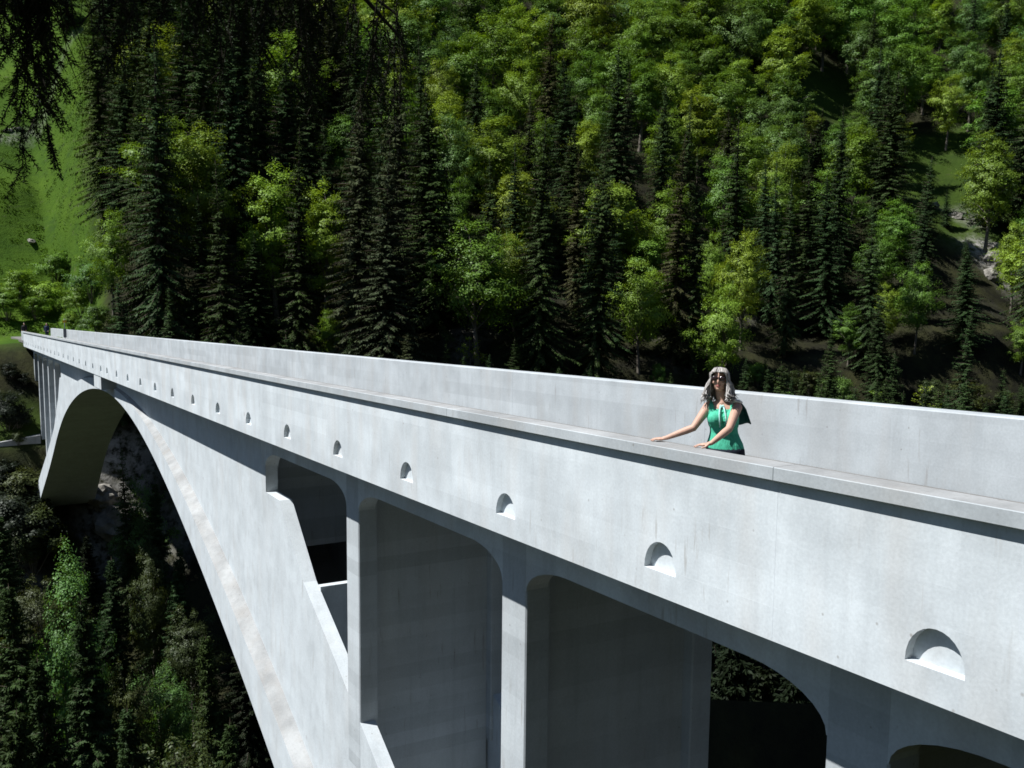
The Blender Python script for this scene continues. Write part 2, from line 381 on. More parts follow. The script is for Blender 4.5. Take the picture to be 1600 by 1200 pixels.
for X, ln, kd in panels:
    loc = (X, 0, -SLOPE * X)
    bpart(None, 'parapet_panel', MC, me=std if kd == 'std' else short, loc=loc)
    bpart(None, 'coping', MCC, me=cop[ln], loc=loc)
    bpart(None, 'inner_parapet_panel', MCI, me=farp[ln], loc=loc)
X_A, X_B = panels[0][0], END
# --- deck slab and carriageway
mb = MB(); prism(mb, [(6.222, -2.845), (6.222, -2.29), (10.538, -2.29), (10.538, -2.845)], X_A, X_B); bpart(mb, 'deck_slab', MCI)
mb = MB(); prism(mb, [(6.225, -2.289), (6.225, -2.25), (8.38, -2.215), (10.49, -2.25), (10.49, -2.289)], X_A, X_B); bpart(mb, 'carriageway', MROAD)
# the far wall goes on along the approach road beyond the bridge
Xf = END
while Xf < 137:
    bpart(None, 'inner_parapet_panel', MCI, me=farp[PL], loc=(Xf, 0, -SLOPE * Xf)); Xf += PL
mb = MB(); prism(mb, [(5.95, -2.5), (5.95, -2.255), (10.49, -2.255), (10.49, -2.5)], END + .01, 141); tag(mb.build('approach_road', MROAD), kind='structure')
# --- parapet ends at the far side
for X, ln in ((END + .45, 1.1), (END + 2.3, .9)):
    mb = MB(); prism(mb, [(6.0, -2.85), (6.0, -1.36), (6.03, -1.335), (6.22, -1.335), (6.25, -1.36), (6.25, -2.85)], X, X + ln); bpart(mb, 'end_post', MC)
# --- arch
def soff(x):
    a = min(abs(x), 35.0)
    return -3.85 - .0069 * a * a + .03 * x - .49 * (abs(x) - a)
def outst(x): return .12 + .24 * sst(0, 26, abs(x)) + .45 * sst(32, 52, abs(x))
def thick(x): return .38 + .034 * abs(x)
RW0, RW1 = 6.72, 10.02            # wall faces (outer)
WT = .31
EX = [(28.65, -4.50), (29.9, -4.52), (31.77, -6.14), (33.96, -7.32), (36.46, -8.72), (41.5, -11.4), (46, -13.9), (52, -17.5), (56, -20)]
def extr(x): return lerp_pts(EX, abs(x))
xs = [-56 + i for i in range(118)]
mb = MB(); rows = []
for x in xs:
    X = x + 54; s_, o, tk = soff(x), outst(x), thick(x)
    e = s_ + tk
    prof = [(RW0 - o, s_), (RW0 - o, e), (RW0 + .02, e + .04 + .45 * o), (RW0 + WT, e + .04 + .45 * o), (RW1 - WT, e + .04 + .45 * o), (RW1 - .02, e + .04 + .45 * o), (RW1 + o, e), (RW1 + o, s_)]
    rows.append(len(mb.v)); mb.v += [PT(X, r, z) for r, z in prof]
for a, b in zip(rows, rows[1:]):
    mb.f += [(a+i, a+(i+1) % 8, b+(i+1) % 8, b+i) for i in range(8)]
mb.f += [tuple(rows[0]+i for i in range(8)), tuple(rows[-1]+i for i in reversed(range(8)))]
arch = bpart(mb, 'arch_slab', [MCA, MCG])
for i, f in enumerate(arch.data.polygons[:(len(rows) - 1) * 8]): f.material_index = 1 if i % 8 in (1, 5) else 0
# --- spandrel walls: solid to the deck round the crown, then running down with the arch
for side, (ra, rb) in enumerate(((RW0, RW0 + WT), (RW1 - WT, RW1))):
    pts = []
    xx = [-56, -52, -46, -41.5, -36.46, -33.96, -31.77, -29.9, -28.66, -28.65] + [-26 + 2 * k for k in range(27)] + [28.65, 28.66, 29.9, 31.77, 33.96, 36.46, 41.5, 46, 52, 56]
    mb = MB(); rows = []
    for x in xx:
        X = x + 54; zt = -2.852 if abs(x) <= 28.65 else extr(x)
        zb = soff(x) + thick(x) - .1
        zb = min(zb, zt - .05)
        rows.append(len(mb.v)); mb.v += [PT(X, ra, zb), PT(X, ra, zt), PT(X, rb, zt), PT(X, rb, zb)]
    for a, b in zip(rows, rows[1:]):
        mb.f += [(a+i, b+i, b+(i+1) % 4, a+(i+1) % 4) for i in range(4)]
    mb.f += [tuple(rows[0]+i for i in range(4)), tuple(rows[-1]+i for i in reversed(range(4)))]
    bpart(mb, 'spandrel_wall', MCA)
# --- crown block at the hinge, flush with the fascia
mb = MB(); prism(mb, [(6.03, -3.50), (6.03, -2.852), (6.718, -2.852), (6.718, -3.50)], 52.5, 55.3); bpart(mb, 'crown_block', MC)
# --- diaphragm between the arch walls
mb = MB(); prism(mb, [(RW0 + WT - .01, -9.2), (RW0 + WT - .01, -6.21), (RW1 - WT + .01, -6.21), (RW1 - WT + .01, -9.2)], 21.9, 22.12); bpart(mb, 'diaphragm', MCA)
for X in (26.0, 82.5):
    mb = MB(); prism(mb, [(RW0 + WT - .01, -6.2), (RW0 + WT - .01, -2.853), (RW1 - WT + .01, -2.853), (RW1 - WT + .01, -6.2)], X, X + .25); bpart(mb, 'diaphragm', MCP)
# --- piers: two pilasters joined by a thinner board-marked wall
PX = [(-35.12, -8.9), (-41.78, -12.2), (-48.0, -22), (-54.4, -14), (34.4, -8.6), (40.7, -11.6), (46.6, -15.5), (52.4, -18.5), (58.1, -12)]
for x, zb in PX:
    X = 54 + x; hw = .355
    zw = {-35.12: -13.2, -41.78: -16.2}.get(x, zb)
    mb = MB(); prism(mb, [(RW0 + .37, zw), (RW0 + .37, -2.852), (RW1 - .37, -2.852), (RW1 - .37, zw)], X - .14, X + .14); pier = bpart(mb, 'pier', MCP)
    for ra, rb in ((RW0 - .004, RW0 + .372), (RW1 - .372, RW1 + .004)):
        mb = MB(); c = .02
        n = 0
        prof = [(X - hw, ra + c), (X - hw + c, ra), (X + hw - c, ra), (X + hw, ra + c), (X + hw, rb), (X - hw, rb)]
        zt_, zb_ = -3.02, zb - .3
        b0 = len(mb.v); mb.v += [PT(a, r, zb_) for a, r in prof] + [PT(a, r, zt_) for a, r in prof]; k = len(prof)
        mb.f += [(b0+i, b0+k+i, b0+k+(i+1) % k, b0+(i+1) % k) for i in range(k)] + [tuple(b0+i for i in range(k)), tuple(b0+k+i for i in reversed(range(k)))]
        bpart(mb, 'pilaster', MCP, parent=pier)
# --- edge beams with rounded haunches, bay by bay
bays = [(-61, -54.4), (-54.4, -48.0), (-48.0, -41.78), (-41.78, -35.12), (-35.12, -28.3), (28.3, 34.4), (34.4, 40.7), (40.7, 46.6), (46.6, 52.4), (52.4, 58.1)]
for ra, rb in ((RW0 - .002, RW0 + .34), (RW1 - .34, RW1 + .002)):
    for a, b in bays:
        xa, xb = a + (.35 if a != 28.3 else .35), b - (.35 if b != -28.3 else .35)
        low = []
        for k in range(9):
            th = math.pi / 2 * k / 8; low.append((xa + 1.05 * (1 - math.cos(th)), -3.86 + .42 * math.sin(th)))
        low += [(xb + xa - x, z) for x, z in reversed(low)]
        low = [(a + .01, -3.86)] + low + [(b - .01, -3.86)]
        mb = MB()
        for (p0, z0), (p1, z1) in zip(low, low[1:]):
            if p1 - p0 < 1e-5: continue
            mb.box8([PT(54+p0, rb, z0), PT(54+p1, rb, z1), PT(54+p1, ra, z1), PT(54+p0, ra, z0), PT(54+p0, rb, -2.853), PT(54+p1, rb, -2.853), PT(54+p1, ra, -2.853), PT(54+p0, ra, -2.853)])
        me = mb.mesh('edge_beam'); bm = bmesh.new(); bm.from_mesh(me); bmesh.ops.remove_doubles(bm, verts=bm.verts, dist=.001)
        # drop the inner partition faces
        seen = {}
        for f in bm.faces: seen.setdefault(tuple(sorted(v.index for v in f.verts)), []).append(f)
        bmesh.ops.delete(bm, geom=[f for l in seen.values() if len(l) > 1 for f in l], context='FACES_ONLY')
        bmesh.ops.recalc_face_normals(bm, faces=bm.faces); bm.to_mesh(me); bm.free()
        bpart(None, 'edge_beam', MC, me=me)
# --- abutments
mb = MB(); prism(mb, [(6.75, -16), (6.75, -2.853), (10.0, -2.853), (10.0, -16)], 114.6, END + 4); bpart(mb, 'abutment', MCP)
mb = MB(); prism(mb, [(6.75, -8), (6.75, -2.853), (10.0, -2.853), (10.0, -8)], X_A, -6.6); bpart(mb, 'abutment', MCP)
mb = MB(); prism(mb, [(5.9, -30), (5.7, -21.5), (11.1, -21.5), (10.9, -30)], 105, 112); bpart(mb, 'foundation_block', MCP)
mb = MB(); prism(mb, [(5.4, -26), (5.4, -17.6), (11.4, -17.6), (11.4, -26)], -1.5, 6.5); bpart(mb, 'foundation_block', MCP)
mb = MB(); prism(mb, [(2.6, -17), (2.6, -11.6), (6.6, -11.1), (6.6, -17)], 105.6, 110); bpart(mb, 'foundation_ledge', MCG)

# ---- where each tree stands: kind, x, y, height, width factor, leaf colour, label
TREES = [
    ('spruce', 208.2, -6.0, 16, 1.2, 'S', 'dark spruce in the row above the meadow, top left corner'),
    ('spruce', 194.4, -9.1, 16, 1.2, 'S', 'dark spruce in the row above the meadow, second from the left'),
    ('spruce', 179.6, -11.6, 16, 1.2, 'S', 'dark spruce in the row above the meadow, third from the left'),
    ('spruce', 112.4, -13.0, 34, 1.0, 'S', 'tall dark spruce with layered boughs at the edge of the meadow'),
    ('spruce', 141.9, -11.5, 30, 1.0, 'Y', 'pale green conifer top beside the meadow at the upper left'),
    ('beech', 122.0, -9.6, 13, 0.9, 'G', 'bright green leafy tree at the foot of the meadow spruce'),
    ('beech', 120.4, -19.2, 20, 1.0, 'Y', 'yellow green beech crown peering out between dark spruces left of centre'),
    ('spruce', 104.8, -17.9, 25, 1.0, 'S', 'dark spruce standing in front of the yellow green beech'),
    ('beech', 117.0, -26.7, 19, 1.15, 'Y', 'broad yellow green beech with a dark spruce before it'),
    ('beech', 115.4, -31.9, 17, 1.0, 'Y', 'yellow green beech partly hidden behind a dark spruce'),
    ('spruce', 106.3, -26.0, 27, 0.95, 'S', 'dark spruce splitting the broad yellow green beech in two'),
    ('spruce', 113.5, -40.2, 33, 1.1, 'N', 'tall brownish spruce left of the leafy upper slope'),
    ('spruce', 105.2, -32.4, 30, 1.0, 'N', 'brownish spruce next to the tallest brown one'),
    ('spruce', 100.5, -33.5, 28, 1.1, 'N', 'broad brown dark spruce in the middle of the forest'),
    ('beech', 114.8, -48.4, 15, 0.8, 'G', 'fresh green tree crown at the top of the bright green cascade'),
    ('beech', 98.8, -43.5, 17, 1.15, 'G', 'wide fresh green beech sloping down to the right'),
    ('beech', 100.9, -49.1, 12, 0.9, 'Y', 'small yellow green beech at the lower end of the green cascade'),
    ('beech', 121.8, -51.0, 17, 0.9, 'B', 'blue green leafy tree left of the centre of the forest'),
    ('beech', 107.3, -29.6, 7, 1.05, 'Y', 'bright yellow green bush right behind the far parapet'),
    ('sapling', 97.8, -42.1, 5.5, 1.0, 'Y', 'thin twiggy sapling just above the far parapet'),
    ('spruce', 95.4, -46.7, 5.5, 1.2, 'G', 'little young spruce peeping over the far parapet'),
    ('beech', 94.7, -61.9, 14, 0.9, 'Y', 'yellow green beech upper left of the woman'),
    ('beech', 94.1, -76.3, 15, 0.85, 'Y', 'yellow green beech straight above the woman'),
    ('beech', 99.5, -76.1, 14, 0.55, 'Y', 'slim yellow green tree left of the beech above the woman'),
    ('beech', 95.5, -100.5, 12, 0.95, 'G', 'round bright green crown in the forest at the right'),
    ('beech', 85.4, -96.0, 12, 0.8, 'G', 'bright green crown below and right of the round one'),
    ('beech', 88.4, -94.0, 9, 0.8, 'Y', 'small yellow green crown under the round bright one'),
    ('beech', 89.0, -69.1, 14, 0.9, 'Y', 'ragged yellow green tree above and left of the dark spruces over the woman'),
    ('spruce', 94.0, -55.8, 27, 0.9, 'S', 'slender dark spruce in the middle of the forest'),
    ('spruce', 96.1, -49.5, 28, 1.0, 'S', 'dark spruce below the leafy upper slope'),
    ('spruce', 94.4, -66.5, 26, 0.9, 'N', 'brownish spruce upper left of the woman'),
    ('spruce', 93.4, -68.6, 25, 0.9, 'S', 'dark spruce among the brownish ones above the woman'),
    ('spruce', 116.7, -121.7, 22, 0.9, 'S', 'nearly black spruce standing out on the leafy upper slope'),
    ('spruce', 92.5, -105.0, 19, 0.9, 'S', 'dark spruce standing before the grassy clearing'),
    ('spruce', 100.8, -98.2, 25, 0.85, 'S', 'narrow dark spruce left of the grassy clearing'),
    ('spruce', 86.7, -89.5, 21, 0.9, 'S', 'dark spruce behind the round bright green crown'),
    ('spruce', 74.6, -91.1, 18, 1.0, 'S', 'dark spruce low at the right behind the far parapet'),
    ('beech', 98.2, -124.8, 18, 1.0, 'Y', 'tall yellow green beech right of the grassy clearing'),
    ('beech', 90.4, -120.5, 14, 0.8, 'Y', 'yellow green tree cut by the right edge of the frame'),
    ('beech', 128.9, -77.4, 13, 1.0, 'G', 'rounded green crown at the lower rim of the leafy slope'),
    ('beech', 122.7, -103.5, 15, 1.1, 'B', 'wide blue green crown on the upper slope'),
    ('beech', 116.0, -102.0, 15, 1.1, 'B', 'blue green crown below the wide one'),
    ('beech', 138.7, -57.4, 15, 0.8, 'Y', 'pale green crown at the left end of the leafy slope'),
    ('beech', 136.6, -69.4, 15, 1.0, 'Y', 'sunlit yellow green crown on the leafy upper slope'),
    ('sapling', 84.1, -74.6, 4, 1.0, 'G', 'small light sapling right of the woman above the parapet'),
    ('beech', 90.5, -61.6, 7, 0.7, 'G', 'small green tree behind the parapet left of the woman'),
    ('sapling', 80.5, -84.4, 5, 1.1, 'G', 'leafy sapling above the far parapet at the right'),
    ('sapling', 78.6, -89.9, 6, 1.0, 'Y', 'pale sapling above the far parapet near the right edge'),
    ('shrub', 149.8, -1.7, 5, 1.3, 'G', 'sunlit green shrub at the foot of the meadow, far left'),
    ('shrub', 152.5, -6.3, 6, 1.3, 'G', 'rounded green shrub at the foot of the meadow'),
    ('shrub', 136.3, -7.7, 5, 1.2, 'G', 'darker green shrub between meadow and forest edge'),
    ('shrub', 119.7, -7.6, 4.5, 1.2, 'B', 'pale grey green shrub by the far bridge end'),
    ('shrub', 145.7, -3.2, 3.6, 1.2, 'G', 'low green shrub above the far bridge end'),
    ('shrub', 145.4, 0.1, 5, 1.4, 'G', 'leafy shrub at the left edge below the meadow'),
    ('shrub', 148.1, -4.6, 5, 1.4, 'Y', 'light green shrub in the middle of the shrub belt below the meadow'),
    ('shrub', 133.2, -8.6, 6, 1.2, 'B', 'tall shrub where the shrub belt meets the forest'),
    ('shrub', 137.4, -6.6, 3, 1.2, 'G', 'low green shrub beside the far parapet end'),
    ('beech', 70, 0.5, 24.7, 0.55, 'B', 'slim sunlit leafy tree rising before the far arch leg'),
    ('spruce', 66, -0.4, 22.0, 0.9, 'S', 'dark spruce in front of the sunlit leafy tree in the gorge'),
    ('spruce', 70, 3.4, 21.8, 1.0, 'S', 'dark spruce in the gorge at the left edge'),
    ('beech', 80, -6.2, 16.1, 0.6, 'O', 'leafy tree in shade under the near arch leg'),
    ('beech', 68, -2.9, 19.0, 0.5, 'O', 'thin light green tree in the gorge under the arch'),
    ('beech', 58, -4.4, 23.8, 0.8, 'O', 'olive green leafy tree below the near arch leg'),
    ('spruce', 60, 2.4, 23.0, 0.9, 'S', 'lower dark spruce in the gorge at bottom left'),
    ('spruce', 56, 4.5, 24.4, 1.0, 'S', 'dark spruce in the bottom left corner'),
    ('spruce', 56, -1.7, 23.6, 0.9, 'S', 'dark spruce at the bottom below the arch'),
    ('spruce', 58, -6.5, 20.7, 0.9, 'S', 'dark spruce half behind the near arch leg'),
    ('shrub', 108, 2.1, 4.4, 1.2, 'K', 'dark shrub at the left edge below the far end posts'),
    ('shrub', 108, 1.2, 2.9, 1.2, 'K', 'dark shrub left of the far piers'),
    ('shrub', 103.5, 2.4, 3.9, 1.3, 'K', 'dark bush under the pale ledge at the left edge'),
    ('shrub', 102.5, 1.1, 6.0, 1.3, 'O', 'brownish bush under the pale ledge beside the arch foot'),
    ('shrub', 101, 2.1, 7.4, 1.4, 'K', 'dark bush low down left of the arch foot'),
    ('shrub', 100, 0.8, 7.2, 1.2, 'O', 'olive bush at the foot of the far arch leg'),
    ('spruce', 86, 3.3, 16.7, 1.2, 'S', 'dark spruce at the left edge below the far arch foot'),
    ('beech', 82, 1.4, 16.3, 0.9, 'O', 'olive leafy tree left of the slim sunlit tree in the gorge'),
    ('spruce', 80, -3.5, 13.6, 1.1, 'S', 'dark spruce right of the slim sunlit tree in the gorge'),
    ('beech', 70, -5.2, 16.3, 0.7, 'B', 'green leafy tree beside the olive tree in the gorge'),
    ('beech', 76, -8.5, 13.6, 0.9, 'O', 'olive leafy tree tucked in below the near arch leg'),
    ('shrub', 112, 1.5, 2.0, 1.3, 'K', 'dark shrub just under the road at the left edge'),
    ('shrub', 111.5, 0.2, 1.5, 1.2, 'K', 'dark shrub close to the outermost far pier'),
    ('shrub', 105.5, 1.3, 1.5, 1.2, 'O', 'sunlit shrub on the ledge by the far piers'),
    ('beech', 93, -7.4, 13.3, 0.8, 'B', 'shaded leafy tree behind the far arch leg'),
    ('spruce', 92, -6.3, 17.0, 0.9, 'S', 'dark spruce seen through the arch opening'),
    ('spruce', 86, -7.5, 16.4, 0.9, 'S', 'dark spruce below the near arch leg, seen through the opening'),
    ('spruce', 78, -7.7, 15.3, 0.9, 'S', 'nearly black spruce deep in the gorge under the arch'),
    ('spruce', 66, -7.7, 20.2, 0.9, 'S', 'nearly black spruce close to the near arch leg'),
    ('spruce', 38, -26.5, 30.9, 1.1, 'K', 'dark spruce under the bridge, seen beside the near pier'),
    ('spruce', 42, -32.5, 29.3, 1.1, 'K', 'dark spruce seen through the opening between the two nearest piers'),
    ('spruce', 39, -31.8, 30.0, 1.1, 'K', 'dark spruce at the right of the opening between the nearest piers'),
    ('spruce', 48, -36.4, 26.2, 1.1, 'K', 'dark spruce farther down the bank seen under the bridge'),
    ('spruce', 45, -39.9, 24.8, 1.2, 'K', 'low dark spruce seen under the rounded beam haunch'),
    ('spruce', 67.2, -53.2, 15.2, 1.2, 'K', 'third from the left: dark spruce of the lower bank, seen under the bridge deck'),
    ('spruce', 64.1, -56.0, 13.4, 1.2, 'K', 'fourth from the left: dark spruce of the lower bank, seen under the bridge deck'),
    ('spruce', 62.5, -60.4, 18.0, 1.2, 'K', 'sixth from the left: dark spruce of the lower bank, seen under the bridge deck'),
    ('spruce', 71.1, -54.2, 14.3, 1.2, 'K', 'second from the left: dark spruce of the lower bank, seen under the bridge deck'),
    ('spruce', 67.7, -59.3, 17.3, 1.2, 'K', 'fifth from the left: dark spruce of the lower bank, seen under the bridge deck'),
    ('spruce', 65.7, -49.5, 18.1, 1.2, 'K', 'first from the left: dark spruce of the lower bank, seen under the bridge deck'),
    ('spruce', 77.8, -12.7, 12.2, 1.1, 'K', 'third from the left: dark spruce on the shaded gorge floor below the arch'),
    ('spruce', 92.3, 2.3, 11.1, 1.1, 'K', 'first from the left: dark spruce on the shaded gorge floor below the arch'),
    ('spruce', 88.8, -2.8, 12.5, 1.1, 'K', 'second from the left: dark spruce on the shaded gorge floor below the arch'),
    ('spruce', 72.3, -11.6, 14.3, 1.1, 'K', 'fourth from the left: dark spruce on the shaded gorge floor below the arch'),
]
